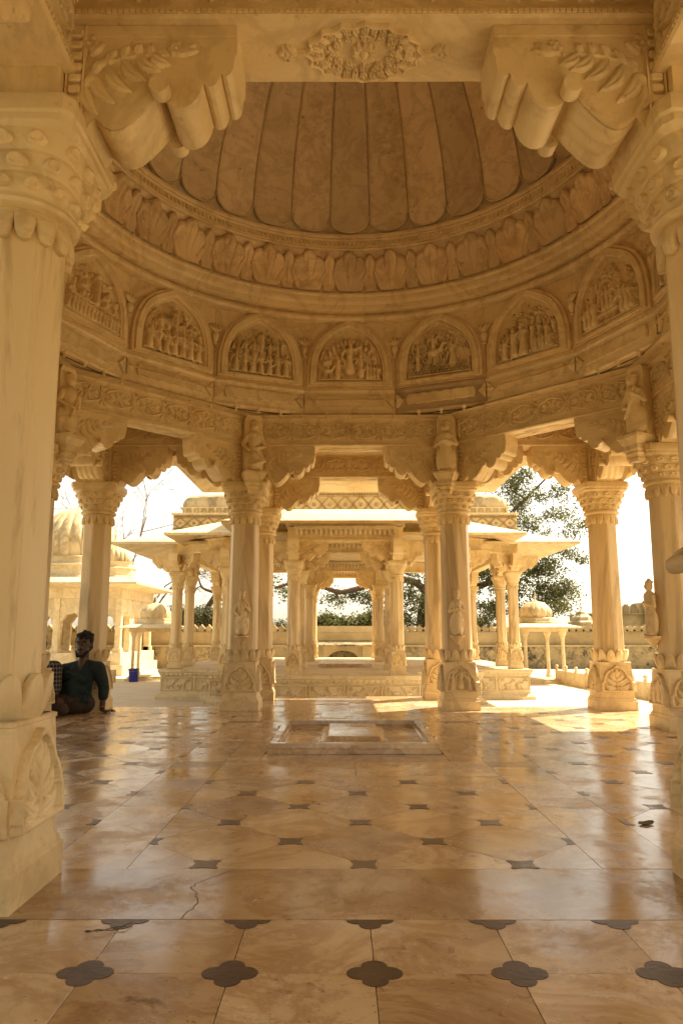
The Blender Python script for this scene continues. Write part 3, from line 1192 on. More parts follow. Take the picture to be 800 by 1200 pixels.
def bracket(x, y, ang, zs=SOFF, detail=True, parent=None, sc=None):
    b = link('bracket', BRACKET, M['marble'], parent or pav, (x, y, zs), ang, sc)
    if detail:
        link('leaf_carving', BRLEAF, M['marble'], b, (0, -0.118, 0))
        q = link('leaf_carving', BRLEAF, M['marble'], b, (0, 0.118, 0))
        q.scale = (1, -1, 1)
        link('acanthus_lobe', BRUNDER, M['marble'], b)
        for s in (-1, 1):
            link('rung_moulding', LADDER, M['marble'], b, (0.205, s * 0.118, -0.434), 0 if s < 0 else PI)
    return b


# --- frieze relief, one module of chained cusped cartouches
def frieze_module(w=0.60, h=0.19):
    r = Relief(-w / 2, w / 2, -h / 2, h / 2, 0.0042)
    for sx in (-0.25, 0.25):
        cx = sx * w
        n = 30
        pts = []
        for i in range(n + 1):
            a = 2 * PI * i / n
            k = 1 + 0.10 * abs(math.sin(a * 3))
            pts.append((cx + w * 0.205 * k * math.cos(a), h * 0.36 * k * math.sin(a)))
        r.path(pts, 0.0075, 1.0)
        r.flower(cx, 0, h * 0.20, 6, 1.0)
        for s in (-1, 1):
            r.leaf(cx + s * 0.035, 0, cx + s * 0.105, 0.03, 0.017, 0.9)
            r.leaf(cx + s * 0.035, 0, cx + s * 0.105, -0.03, 0.017, 0.9)
            r.leaf(cx + s * 0.015, 0.03, cx + s * 0.04, 0.066, 0.012, 0.8)
            r.leaf(cx + s * 0.015, -0.03, cx + s * 0.04, -0.066, 0.012, 0.8)
    for cx in (0.0, -w / 2, w / 2):
        r.flower(cx, 0, h * 0.17, 4, 0.9)
        for s in (-1, 1):
            r.leaf(cx, s * 0.03, cx - 0.03, s * 0.088, 0.014, 0.8)
            r.leaf(cx, s * 0.03, cx + 0.03, s * 0.088, 0.014, 0.8)
    return r.mesh('frieze_carving', 0.028, 0.003)


FRIEZE = frieze_module()
SOFFIT_ROS = None


def soffit_relief(rx, rz, res, rich):
    r = Relief(-rx * 1.5, rx * 1.5, -rz * 1.05, rz * 1.05, res)
    n = 40
    if rich:
        # cusped outline of the medallion
        pts = []
        for i in range(161):
            a = 2 * PI * i / 160
            k = 1.0 - 0.085 * abs(math.sin(a * 8))
            pts.append((rx * k * math.cos(a) * 0.97, rz * k * math.sin(a) * 0.93))
        r.path(pts, rz * 0.045, 0.95)
        for i in range(16):
            a = 2 * PI * (i + 0.5) / 16
            c, d = math.cos(a), math.sin(a)
            r.leaf(rx * 0.66 * c, rz * 0.62 * d, rx * 0.93 * c, rz * 0.90 * d, rz * 0.10, 0.95, 0.4)
            b = a + PI / 16
            c, d = math.cos(b), math.sin(b)
            r.flower(rx * 0.74 * c, rz * 0.72 * d, rz * 0.12, 5, 1.0, b)
            r.scroll(rx * 0.86 * c, rz * 0.84 * d, rz * 0.07, 1.1, b, rz * 0.020, 0.8, 1 if i % 2 else -1)
        for i in range(12):
            a = 2 * PI * i / 12
            c, d = math.cos(a), math.sin(a)
            r.flower(rx * 0.50 * c, rz * 0.50 * d, rz * 0.14, 6, 0.95, a)
            r.scroll(rx * 0.60 * math.cos(a + 0.26), rz * 0.60 * math.sin(a + 0.26), rz * 0.08, 1.2, a, rz * 0.022, 0.85, -1)
        for i in range(12):
            a = 2 * PI * i / 12
            r.leaf(rz * 0.10 * math.cos(a), rz * 0.10 * math.sin(a), rz * 0.36 * math.cos(a), rz * 0.36 * math.sin(a), rz * 0.075, 1.2, 0.35)
        r.ell(0, 0, rz * 0.12, rz * 0.12, 1.35)
        for s in (-1, 1):
            r.cap(s * rx, 0, s * rx * 1.2, 0, rz * 0.06, rz * 0.05, 0.9)
            r.flower(s * rx * 1.28, 0, rz * 0.26, 6, 1.1)
            for q in (-1, 1):
                r.leaf(s * rx * 1.12, 0, s * rx * 1.30, q * rz * 0.26, rz * 0.07, 0.9)
    else:
        for s in (-1, 1):
            for q in (-1, 0, 1):
                r.leaf(0, q * rz * 0.3, s * rx * (1 - 0.25 * abs(q)), q * rz * 0.7, rz * 0.22, 0.9)
            r.leaf(s * rx * 0.6, 0, s * rx * 1.35, 0, rz * 0.14, 0.9)
        r.flower(0, 0, rz * 0.8, 8, 1.0)
    return r.mesh('soffit_carving', 0.026 if rich else 0.014, 0.003)


ROS_BIG = soffit_relief(0.235, 0.152, 0.0024, True)
ROS_SMALL = soffit_relief(0.28, 0.085, 0.006, False)


def beam(p0, p1, zs=SOFF, h=0.327, half=0.15, relief=(1, 1), rosette='small', parent=None):
    p0, p1 = Vector((*p0, 0)), Vector((*p1, 0))
    d = p1 - p0
    L = d.length
    ang = math.atan2(d.y, d.x)
    # moulded section: bead, fillet, sunk face, crown
    pr = [(-half + .012, 0), (-half, .008), (-half, .030), (-half + .012, .036), (-half + .010, .052), (-half + .018, .058), (-half + .018, h - .030), (-half + .004, h - .022), (-half + .002, h)]
    poly = pr + [(-y, z) for y, z in pr[::-1]]
    mb = MB()
    n = len(poly)
    V = [(sx, y, z) for sx in (-L / 2, L / 2) for y, z in poly]
    F = [(i, (i + 1) % n, (i + 1) % n + n, i + n) for i in range(n)]
    F = [f[::-1] for f in F]
    mb.add(V, F)
    c = (p0 + p1) / 2
    b = link('beam', mb.mesh('beam', 30), M['marble'], parent or pav, (c.x, c.y, zs), ang)
    usable = L - 0.36
    k = max(1, round(usable / 0.60))
    for side, on in zip((-1, 1), relief):
        if not on:
            continue
        for i in range(k):
            q = link('frieze_carving', FRIEZE, M['marble'], b, ((i + 0.5 - k / 2) * usable / k, side * (half - 0.018), 0.058 + (h - 0.088) / 2), 0 if side < 0 else PI)
            q.scale = (usable / k / 0.60, 1, (h - 0.092) / 0.19 * 0.96)
        # bead row along the lower edge
        bd = MB()
        m = int((L - 0.33) / 0.022)
        for i in range(m):
            x = (i + 0.5 - m / 2) * 0.022
            bd.box(x - 0.008, x + 0.008, side * half - 0.006, side * half + 0.006, 0.012, 0.026)
        stuff(link('bead_row', bd.mesh('bead_row', None), M['marble'], b))
    if rosette:
        q = link('soffit_carving', ROS_BIG if rosette == 'big' else ROS_SMALL, M['marble'], b)
        q.rotation_euler = (PI / 2 if False else -PI / 2, 0, 0)
        q.rotation_euler = (PI / 2, 0, 0)
        q.matrix_local = Matrix(((1, 0, 0, 0), (0, 0, 1, 0), (0, 1, 0, 0), (0, 0, 0, 1))) @ Matrix.Identity(4)
        if rosette != 'big':
            q.scale.z = 1.0
    return b


oct_pts = [(SO8, -CO8), (CO8, -SO8), (CO8, SO8), (SO8, CO8), (-SO8, CO8), (-CO8, SO8), (-CO8, -SO8), (-SO8, -CO8)]
NEAR_DX = 0.075
NEAR_Z = 1.04
pos = list(oct_pts)
pos[0] = (SO8 + NEAR_DX + 0.01, -CO8)
pos[7] = (-SO8 - NEAR_DX + 0.005, -CO8)
col_objs = []
for i, (x, y) in enumerate(pos):
    pn = [(1, 3, 1, 2), (3, 1, 2, 1), (3, 2, 1, 2), (2, 3, 1, 1), (3, 1, 1, 1), (1, 2, 1, 1), (1, 2, 1, 3), (1, 1, 3, 1)][i]
    zf = NEAR_Z if i in (0, 7) else 1.0
    c = make_column(pav, (x, y, 0), pn, sc=(1, 1, zf + 0.03 if zf > 1 else 1.0), near=zf > 1)
    col_objs.append(c)
    link('pier', PIER, M['marble'], pav, (x, y, 0), scale=(1, 1, zf))
corner = [(CO8, CO8), (-CO8, CO8), (-CO8, -CO8), (CO8, -CO8)]
for x, y in corner:
    c = make_column(pav, (x, y, 0), (1, 3, 1, 3))
    link('pier', PIER, M['marble'], pav, (x, y, 0))
PSC = 0.97
PX_, PY_ = 1.15, 4.2
for k in range(4):
    for s in (-1, 1):
        v = RZ(k * PI / 2) @ Vector((s * PX_, PY_, 0))
        make_column(pav, v, (3, 1, 3, 1), sc=(0.95, 0.95, PSC))
        link('pier', PIER, M['marble'], pav, v, scale=(0.95, 0.95, PSC))

# beams and brackets of the octagon
for i in range(8):
    a, b = pos[i - 1], pos[i]
    near = i == 0
    zz = SOFF * NEAR_Z if near else (SOFF * 1.02 if i in (1, 7) else SOFF)
    beam(a, b, zs=zz, rosette='big' if near else 'small', h=0.30 if near else 0.327, half=0.168 if near else 0.15)
    ang = math.atan2(b[1] - a[1], b[0] - a[0])
    bracket(a[0], a[1], ang, SOFF * NEAR_Z if i in (0, 1) else SOFF)
    bracket(b[0], b[1], ang + PI, SOFF * NEAR_Z if i in (0, 7) else SOFF)
# beams of the square and of the porches
for k in range(4):
    Rk = RZ(k * PI / 2)

    def P(x, y):
        v = Rk @ Vector((x, y, 0))
        return (v.x, v.y)
    for s in (-1, 1):
        beam(P(s * SO8, CO8), P(s * CO8, CO8), rosette=None)
        a = P(s * CO8, CO8)
        ang = math.atan2(Rk[1][0] * -s, Rk[0][0] * -s)
        bracket(a[0], a[1], ang)
        a = P(s * SO8, CO8)
        bracket(a[0], a[1], ang + PI)
    zp = SOFF * PSC
    beam(P(-PX_, PY_), P(PX_, PY_), zs=zp, h=0.30, half=0.14)
    for s in (-1, 1):
        beam(P(s * PX_, PY_), P(s * SO8, CO8), zs=zp, h=0.30, half=0.13, rosette=None)
        a = P(s * PX_, PY_)
        ang = math.atan2(Rk[1][0] * -s, Rk[0][0] * -s)
        bracket(a[0], a[1], ang, zp, sc=(0.95, 0.95, PSC))
        dn = Rk @ Vector((0, -1, 0))
        bracket(a[0], a[1], math.atan2(dn.y, dn.x), zp, sc=(0.95, 0.95, PSC))
        up = Rk @ Vector((0, 1, 0))
        bracket(a[0], a[1], math.atan2(up.y, up.x), zp, detail=False, sc=(0.55, 0.95, PSC))
        out = Rk @ Vector((s, 0, 0))
        bracket(a[0], a[1], math.atan2(out.y, out.x), zp, detail=True, sc=(0.6, 0.95, PSC))
        # cantilever brackets on the outside of the corner columns
        a = P(s * CO8, CO8)
        for dv in (Vector((s, 0, 0)), Vector((0, 1, 0))):
            o_ = Rk @ dv
            if s > 0 or dv.x != 0:
                bracket(a[0], a[1], math.atan2(o_.y, o_.x), SOFF, detail=True, sc=(0.6, 1, 1))

for s in (-1, 1):                                             # outer bay of the front porch
    make_column(pav, (s * PX_, -7.2, 0), (3, 1, 3, 1), sc=(0.95, 0.95, PSC))
    link('pier', PIER, M['marble'], pav, (s * PX_, -7.2, 0), scale=(0.95, 0.95, PSC))
    beam((s * PX_, -7.2), (s * PX_, -PY_), zs=SOFF * PSC, h=0.30, half=0.13, rosette=None)
    bracket(s * PX_, -7.2, PI / 2, SOFF * PSC, sc=(0.95, 0.95, PSC))
    bracket(s * PX_, -7.2, PI if s > 0 else 0, SOFF * PSC, sc=(0.95, 0.95, PSC))
beam((-PX_, -7.2), (PX_, -7.2), zs=SOFF * PSC, h=0.30, half=0.14)
# roof slab between octagon and square, porch ceilings, sloping eaves
mb = MB()
V = []
sq = 3.06
opt = [(2.60 * math.cos(rad(22.5 + 45 * i)) / math.cos(rad(22.5)) * 1.0, 2.60 * math.sin(rad(22.5 + 45 * i)) / math.cos(rad(22.5))) for i in range(8)]
spt = [(sq, sq * 0.414), (sq * 0.414, sq), (-sq * 0.414, sq), (-sq, sq * 0.414), (-sq, -sq * 0.414), (-sq * 0.414, -sq), (sq * 0.414, -sq), (sq, -sq * 0.414)]
crn = [(sq, sq), (-sq, sq), (-sq, -sq), (sq, -sq)]
for z in (3.281, 3.46):
    V += [(x, y, z) for x, y in opt] + [(x, y, z) for x, y in spt] + [(x, y, z) for x, y in crn]
F = []
for z in (0, 20):
    for i in range(8):
        j = (i + 1) % 8
        f = (i + z, 8 + i + z, 8 + j + z, j + z)
        F.append(f if z else f[::-1])
    for k, (a, b) in enumerate(((0, 1), (2, 3), (4, 5), (6, 7))):
        f = (8 + a + z, 16 + k + z, 8 + b + z)
        F.append(f if z else f[::-1])
mb.add(V, F)
mb.build('ceiling_slab', M['marble'], pav, smooth=None)


def eave(x0, x1, y0, y1, zi, zo, ov, rot, cut=(1, 1)):
    """sloping stone eave along local +y side: inner edge y0, outer edge y0+ov, mitred at the ends"""
    mb = MB()
    t = 0.05
    i0, i1 = x0, x1
    o0, o1 = x0 - (ov if cut[0] else 0), x1 + (ov if cut[1] else 0)
    V = [(i0, y0, zi), (i1, y0, zi), (o1, y0 + ov, zo), (o0, y0 + ov, zo), (i0, y0, zi + t), (i1, y0, zi + t), (o1, y0 + ov, zo + t * 0.8), (o0, y0 + ov, zo + t * 0.8)]
    F = [(0, 1, 2, 3), (4, 7, 6, 5), (3, 2, 6, 7), (0, 3, 7, 4), (1, 5, 6, 2), (0, 4, 5, 1)]
    mb.add(V, F)
    return mb.build('eave', M['marble'], pav, (0, 0, 0), rot, smooth=None)


for k in range(4):
    a = k * PI / 2
    eave(1.28, 3.03, 3.03, 0, 3.20, 2.93, 0.64, a, (0, 1))
    eave(-3.03, -1.28, 3.03, 0, 3.20, 2.93, 0.64, a, (1, 0))
    far_y = 7.55 if k == 2 else 4.33
    eave(-1.28, 1.28, far_y, 0, 3.12, 2.88, 0.85, a)
    for s in (-1, 1):
        mb = MB()
        x0, x1 = s * 1.27, s * 2.15
        V = [(x0, 3.0, 3.12), (x1, 3.0, 2.88), (x1, far_y + 0.85, 2.88), (x0, far_y, 3.12)]
        V += [(x, y, z + 0.045) for x, y, z in V]
        F = [(0, 1, 2, 3), (4, 7, 6, 5), (0, 4, 5, 1), (1, 5, 6, 2), (2, 6, 7, 3), (3, 7, 4, 0)]
        if s < 0:
            F = [f[::-1] for f in F]
        mb.add(V, [f[::-1] for f in F])
        mb.build('eave', M['marble'], pav, (0, 0, 0), a, smooth=None)
    mb = MB()
    mb.box(-1.29, 1.29, 3.065, far_y + 0.005, 3.165, 3.32)
    mb.build('porch_ceiling', M['marble'], pav, (0, 0, 0), a, smooth=None)

# ---- inside of the drum
mb = MB()
prof = [(3.15, 3.300), (2.665, 3.302), (2.645, 3.318), (2.645, 3.338), (2.662, 3.346), (2.655, 3.372), (2.652, 3.530), (2.640, 3.538), (2.622, 3.548), (2.612, 3.565), (2.612, 3.585), (2.632, 3.600), (2.632, 3.615), (2.64, 3.625), (2.64, 4.46)]
tn = math.tan(PI / 16)
split = 10                                                    # cornice course below, plain wall course above
for nm, pr2 in (('cornice_block', prof[:split + 2]), ('wall_course', prof[split + 1:])):
    mb = MB()
    V = []
    for r, z in pr2:
        V += [(-(r * tn - 0.0012), r, z), (r * tn - 0.0012, r, z)]
    F = [(2 * q, 2 * q + 2, 2 * q + 3, 2 * q + 1) for q in range(len(pr2) - 1)]
    # joint faces so that each stone has depth
    m = len(pr2)
    V += [(-(3.1 * tn), 3.1, pr2[0][1]), (3.1 * tn, 3.1, pr2[0][1]), (-(3.1 * tn), 3.1, pr2[-1][1]), (3.1 * tn, 3.1, pr2[-1][1])]
    F += [tuple(2 * q for q in range(m - 1, -1, -1)) + (2 * m, 2 * m + 2), tuple(2 * q + 1 for q in range(m)) + (2 * m + 3, 2 * m + 1)]
    mb.add(V, F)
    me = mb.mesh(nm, 25)
    for i in range(16):
        o = link(nm, me, M['marble'], pav, (0, 0, 0), 2 * PI * i / 16)
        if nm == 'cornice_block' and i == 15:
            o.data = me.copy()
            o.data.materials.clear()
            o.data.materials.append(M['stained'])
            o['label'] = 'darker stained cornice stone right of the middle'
mb = MB()
mb.lathe([(2.72, 3.29), (2.72, 4.47)][::-1], 16, PI / 16 + PI / 2, apothem=True)
mb.build('backing_wall', M['joint'], pav, smooth=None)


def facet(i, r=2.64):
    a = PI / 2 + 2 * PI * i / 16
    # local frame: x along facet, -y towards the centre
    return RZ(a - PI / 2) @ T(0, r, 0)


# cusped lozenge panels on the cornice
r = Relief(-0.515, 0.515, 0.0, 0.16, 0.005)
x, z = np.abs(r.x), r.z
edge_t = 0.135 + 0.012 * np.abs(np.sin(x * 24))
edge_b = 0.022 + 0.012 * np.abs(np.sin(x * 24))
xe = 0.40 - 0.30 * np.abs(z - 0.08)
inside = (z < edge_t) & (z > edge_b) & (x < xe)
loz = (np.abs(x - 0.515) * 1.0 + np.abs(z - 0.08) * 0.9) < 0.085
r.H = np.where(inside, 0.75, 0) + np.where(loz & ~inside, 1.0, 0)
CORN_REL = r.mesh('cartouche_carving', 0.028, 0.002)
mbud = MB()
mbud.lathe([(0.001, -0.06), (0.012, -0.055), (0.016, -0.04), (0.010, -0.03), (0.022, -0.022), (0.030, -0.005), (0.028, 0.01), (0.001, 0.012)], 12)
BUD = mbud.mesh('drop_bud', 50)

# ---- arched niches with narrative relief
AW, AH = 0.455, 0.76


def arch_outline(w, h, n=14):
    """ogee pointed arch from right foot over the apex to the left foot"""
    side = []
    zs = h * 0.16
    for i in range(n + 1):
        t = i / n
        a = t * PI / 2
        x = w * math.cos(a) ** 0.82
        z = zs + (h * 0.94 - zs) * math.sin(a) ** 0.92
        z += h * 0.10 * max(0, (t - 0.68) / 0.32) ** 2
        side.append((max(0, x), z))
    right = [(w, 0.0)] + side
    left = [(-x, z) for x, z in right[::-1]]
    return right + left[1:]


def frame_mesh(rings):
    """rings: list of (w,h,z0,height) → nested outline loops"""
    mb = MB()
    V = []
    loops = []
    for w, h, zb, d in rings:
        pts = arch_outline(w, h)
        loops.append(len(pts))
        V += [(x, -d, z + zb) for x, z in pts]
    n = loops[0]
    F = []
    for q in range(len(rings) - 1):
        for i in range(n):
            j = (i + 1) % n
            F.append((q * n + i, q * n + j, (q + 1) * n + j, (q + 1) * n + i))
    mb.add(V, F)
    return mb


fr = frame_mesh([(0.492, 0.800, 0.0, -0.004), (0.492, 0.800, 0.0, 0.034), (0.486, 0.794, 0.002, 0.042), (0.462, 0.762, 0.012, 0.042), (0.458, 0.756, 0.014, 0.036), (0.455, 0.752, 0.015, 0.060), (0.450, 0.745, 0.018, 0.066), (0.404, 0.672, 0.040, 0.066), (0.398, 0.662, 0.043, 0.058), (0.394, 0.655, 0.046, 0.050), (0.378, 0.63, 0.056, 0.046), (0.370, 0.615, 0.061, 0.006), (0.366, 0.605, 0.063, 0.001)])
ARCHFRAME = fr.mesh('arch_niche', 32)


def arch_relief(seed):
    r = random.Random(seed)
    w, h = 0.338, 0.50
    style = seed % 6
    R = Relief(-w, w, 0.0, h, 0.0052)
    R.cap(-w, 0.012, w, 0.012, 0.012, 0.012, 0.6)
    if style == 0:      # enthroned figure, elephant and attendants under a canopy
        for k in range(-6, 7):
            a = k / 6
            R.leaf(a * w * 0.72, 0.40 - 0.16 * a * a - 0.02, a * w * 0.80, 0.46 - 0.18 * a * a, 0.022, 0.8)
        R.figure(0.0, 0.10, 0.30, 1.2, 1, 1, r)
        R.figure(0.12, 0.05, 0.22, 1.1, -1, 0, r)
        R.animal(-0.23, 0.02, 0.13, 1.1, 1)
        R.figure(-0.13, 0.02, 0.20, 1.0, 1, 0, r)
        for k in range(4):
            R.figure(0.19 + 0.036 * k, 0.03, 0.15 - 0.01 * k, 0.9, -1, 0, r)
        R.ell(-0.25, 0.19, 0.05, 0.045, 0.8)
    elif style == 1:    # battle
        for k in range(7):
            x = -0.27 + 0.09 * k
            R.figure(x, 0.02, 0.19 + 0.03 * r.random(), 1.1, 1 if k < 3 else -1, k % 2, r)
        for k in range(5):
            x = -0.17 + 0.085 * k
            R.figure(x, 0.17, 0.17, 0.95, 1 if k % 2 else -1, 1, r)
        R.figure(0.0, 0.27, 0.17, 1.1, 1, 1, r)
        R.ell(0.0, 0.33, 0.05, 0.05, 0.8)
    elif style == 2:    # rider and lady by waves
        for q in range(3):
            for k in range(16):
                R.scroll(-0.31 + 0.042 * k + 0.02 * q, 0.03 + 0.03 * q, 0.017, 0.7, 0, 0.006, 0.7)
        R.animal(-0.04, 0.12, 0.20, 1.1, 1)
        R.figure(-0.05, 0.22, 0.20, 1.2, 1, 1, r)
        R.figure(0.15, 0.10, 0.24, 1.1, -1, 0, r)
        R.figure(-0.22, 0.08, 0.19, 1.0, 1, 0, r)
        R.flower(0.03, 0.42, 0.05, 8, 0.8)
    elif style == 3:    # palace with two wrestlers
        R.figure(-0.13, 0.03, 0.27, 1.2, 1, 0, r)
        R.figure(-0.03, 0.03, 0.29, 1.2, -1, 1, r)
        R.figure(-0.24, 0.03, 0.19, 1.0, 1, 1, r)
        for k in range(3):
            x = 0.08 + 0.075 * k
            R.cap(x, 0.06, x, 0.22 - 0.02 * k, 0.028, 0.026, 0.9)
            R.ell(x, 0.25 - 0.02 * k, 0.03, 0.035, 1.0)
            R.figure(x + 0.03, 0.03, 0.13, 1.0, 1, 0, r)
        for k in range(9):
            R.ell(-0.12 + 0.035 * k, 0.37 + 0.02 * math.sin(k * 1.9), 0.026, 0.018, 0.8)
        for k in range(8):
            R.ell(0.05 + 0.033 * k, 0.035, 0.018, 0.02, 0.8)
    elif style == 4:    # arch shrine with rows of attendants
        pts = [(0.10 * math.cos(a), 0.20 + 0.16 * math.sin(a)) for a in np.linspace(-0.2, PI + 0.2, 20)]
        R.path(pts, 0.012, 0.9)
        for k in range(3):
            R.figure(-0.05 + 0.05 * k, 0.12, 0.19, 1.0, 1, 0, r)
        for k in range(3):
            R.figure(0.17 + 0.055 * k, 0.04, 0.23 - 0.03 * k, 1.1, -1, 0, r)
            R.figure(-0.17 - 0.055 * k, 0.04, 0.23 - 0.03 * k, 1.1, 1, 0, r)
        R.cap(-0.12, 0.09, 0.12, 0.09, 0.02, 0.02, 0.7)
    else:              # fort with procession
        for k in range(14):
            R.figure(-0.31 + 0.046 * k, 0.02, 0.12, 1.0, 1, 0, r)
        R.cap(-0.3, 0.15, 0.3, 0.15, 0.016, 0.016, 0.7)
        R.cap(0.02, 0.17, 0.02, 0.36, 0.035, 0.022, 1.0)
        R.ell(0.02, 0.40, 0.04, 0.04, 1.0)
        for sx in (-0.14, 0.14):
            R.ell(sx, 0.25, 0.05, 0.03, 0.9)
            R.figure(sx, 0.19, 0.13, 1.0, 1, 0, r)
    # weathered figures and foliage fill the field behind the main ones
    for _ in range(70):
        px, pz = r.uniform(-w, w), r.uniform(0.03, h * 0.92)
        a = r.uniform(0, PI)
        R.leaf(px, pz, px + 0.05 * math.cos(a), pz + 0.05 * math.sin(a), 0.014, r.uniform(0.30, 0.55), 0.3)
    for _ in range(26):
        px, pz = r.uniform(-w, w), r.uniform(0.10, h * 0.8)
        R.ell(px, pz, 0.018, 0.020, r.uniform(0.4, 0.7))
        R.cap(px, pz - 0.02, px + r.uniform(-0.02, 0.02), pz - 0.07, 0.018, 0.013, r.uniform(0.35, 0.6))
    ox = np.array([p[0] for p in arch_outline(w, h)][:16])
    oz = np.array([p[1] for p in arch_outline(w, h)][:16])
    lim = np.interp(R.z, oz, ox, right=0)
    R.mask(np.abs(R.x) < lim)
    # the ground of the panel stays visible as a stippled bed
    return R.mesh('relief_panel', 0.085, 0.004, fn=lambda x, z, H: (x * 1.075, -H, z * 1.13))


ARCH_REL = [arch_relief(k) for k in (0, 1, 2, 3, 4, 5, 7, 13)]
order = {0: 0, 1: 6, 2: 1, 3: 5, 4: 7, 5: 3, 6: 2, 7: 4, 8: 0, 9: 6, 10: 1, 11: 7, 15: 2, 14: 3, 13: 4, 12: 7}
tul = MB()
tul.lathe([(0.001, -0.115), (0.016, -0.11), (0.022, -0.095), (0.014, -0.08), (0.030, -0.06), (0.040, -0.03), (0.034, 0.0), (0.020, 0.012), (0.001, 0.014)], 14)
for k in range(5):
    a = PI / 2 + (k - 2) * 0.38
    tul.ell((0, 0, 0), (0.013, 0.014, 0.05), 8, 6, T(0.045 * math.cos(a) * 1.3, -0.012, 0.02 + 0.035 * math.sin(a)) @ Matrix.Rotation(-(a - PI / 2) * 1.0, 4, 'Y'))
TULIP = tul.mesh('tulip_bud', 50)
for i in range(16):
    m = facet(i)
    o = link('arch_niche', ARCHFRAME, M['marble'], pav)
    o.matrix_local = m @ T(0, 0, 3.622)
    q = link('relief_panel', ARCH_REL[order.get(i, 1)], M['marble'], o, (0, -0.002, 0.066))
    if i in (2, 4):
        q.scale = (-1, 1, 1) if i == 2 else (1, 1, 1)
    o = link('cartouche_carving', CORN_REL, M['marble'], pav)
    o.matrix_local = facet(i, 2.652) @ T(0, 0, 3.372)
    for dx in (-0.26, 0.0, 0.26, 0.515):
        o = link('drop_bud', BUD, M['marble'], pav)
        o.matrix_local = facet(i, 2.672) @ T(dx, 0, 3.315)
    o = link('tulip_bud', TULIP, M['marble'], pav)
    o.matrix_local = RZ(2 * PI * (i + 0.5) / 16) @ T(0, 2.64 / math.cos(PI / 16) - 0.012, 4.10) @ Matrix.Scale(1.15, 4)

# ---- circular mouldings
mb = MB()
prof = [(2.75, 4.400), (2.575, 4.400), (2.560, 4.408), (2.552, 4.425), (2.552, 4.445), (2.562, 4.462), (2.585, 4.470), (2.600, 4.474), (2.600, 4.494), (2.520, 4.496), (2.505, 4.502), (2.500, 4.520), (2.496, 4.560), (2.470, 4.575), (2.462, 4.590), (2.458, 4.640), (2.440, 4.652), (2.436, 4.668), (2.440, 4.682), (2.475, 4.700)]
aw = PI / 12
mb.grid(lambda u, v: (lambda rz, t: (rz[0] * math.sin(t), rz[0] * math.cos(t), rz[1]))(prof[round(v * (len(prof) - 1))], -(u * 2 - 1) * (aw - 0.0006)), 12, len(prof) - 1)
RM = mb.mesh('ring_moulding', 40)
for k in range(12):
    link('ring_moulding', RM, M['marble'], pav, (0, 0, 0), 2 * PI * (k + 0.37) / 12)
mb = MB()
mb.lathe([(2.475, 4.695), (2.468, 4.80), (2.440, 4.95), (2.40, 5.06), (2.365, 5.13), (2.345, 5.15)][::-1], 128)
mb.build('leaf_ring_back', M['ringleaf'], pav, smooth=50)


def acanthus(w, h, lobes, res):
    r = Relief(-w * 1.05, w * 1.05, 0.0, h * 1.04, res)
    zb = -0.22 * h
    phi = np.arctan2(r.x, r.z - zb)
    rad_ = np.sqrt(r.x ** 2 + (r.z - zb) ** 2)
    side = np.abs(phi)
    top = h - zb
    edge = math.atan2(w, 0.30 * h - zb)
    L = np.interp(side, [0, edge * 0.25, edge * 0.55, edge * 0.85, edge * 1.15, edge * 1.5, PI], [top, top * 0.955, top * 0.87, top * 0.74, top * 0.55, top * 0.40, 0.1])
    k = lobes * PI / (2 * edge * 1.2)
    wave = np.abs(np.cos(phi * k))
    lim = L * (0.93 + 0.07 * wave ** 0.7)
    t = np.clip(rad_ / lim, 0, 1)
    body = np.sqrt(np.clip(1 - t ** 7, 0, 1))
    groove = 1 - 0.45 * np.exp(-(np.cos(phi * k) / 0.20) ** 2) * np.clip((t - 0.35) * 2.2, 0, 1)
    rim = 1 + 0.35 * np.exp(-((t - 0.90) / 0.05) ** 2)
    inx = np.abs(r.x) < w * np.interp(r.z / h, [0, 0.15, 0.45, 1], [0.62, 0.80, 1.0, 1.0])
    r.H = np.where((t < 1) & inx, (0.30 + 0.55 * t) * body * groove * rim, 0)
    r.leaf(0, 0.05 * h, 0, 0.97 * h, w * 0.22, 0.95, -0.1)
    R0 = 2.468

    def fn(x, z, H):
        t = z / h
        rr = R0 - 0.10 * t ** 2 - (0.012 if w > 0.15 else 0.0) - H * 1.0 - 0.050 * np.clip(t - 0.35, 0, 1) ** 1.4
        a = x / R0
        return (rr * np.sin(a), rr * np.cos(a), 4.700 + z)
    return r.mesh('acanthus_leaf', 0.060, 0.005, fn=fn)


BIGLEAF = acanthus(0.205, 0.44, 5, 0.0075)
SMALLLEAF = acanthus(0.085, 0.41, 3, 0.0075)
NL = 32
for k in range(NL):
    link('acanthus_leaf', BIGLEAF, M['ringleaf'], pav, (0, 0, 0), 2 * PI * k / NL)
    link('acanthus_leaf', SMALLLEAF, M['ringleaf'], pav, (0, 0, 0), 2 * PI * (k + 0.5) / NL)
mb = MB()
mb.lathe([(2.36, 5.140), (2.315, 5.142), (2.305, 5.155), (2.312, 5.170), (2.300, 5.176), (2.300, 5.226), (2.280, 5.232), (2.268, 5.246), (2.274, 5.262), (2.256, 5.272), (2.252, 5.300), (2.30, 5.33)][::-1], 128)
mb.build('zigzag_ring', M['marble'], pav, smooth=40)
mb = MB()
nz = 288
for k in range(nz):
    a = 2 * PI * k / nz
    w = 2.29 * PI / nz * 0.92
    m = RZ(a)
    mb.add([(-w, 2.300, 5.222), (w, 2.300, 5.222), (0, 2.298, 5.178), (-w, 2.278, 5.222), (w, 2.278, 5.222), (0, 2.284, 5.178)], [(3, 4, 5), (0, 3, 5, 2), (1, 2, 5, 4), (0, 1, 4, 3)], m)
stuff(mb.build('zigzag_teeth', M['marble'], pav, smooth=None))

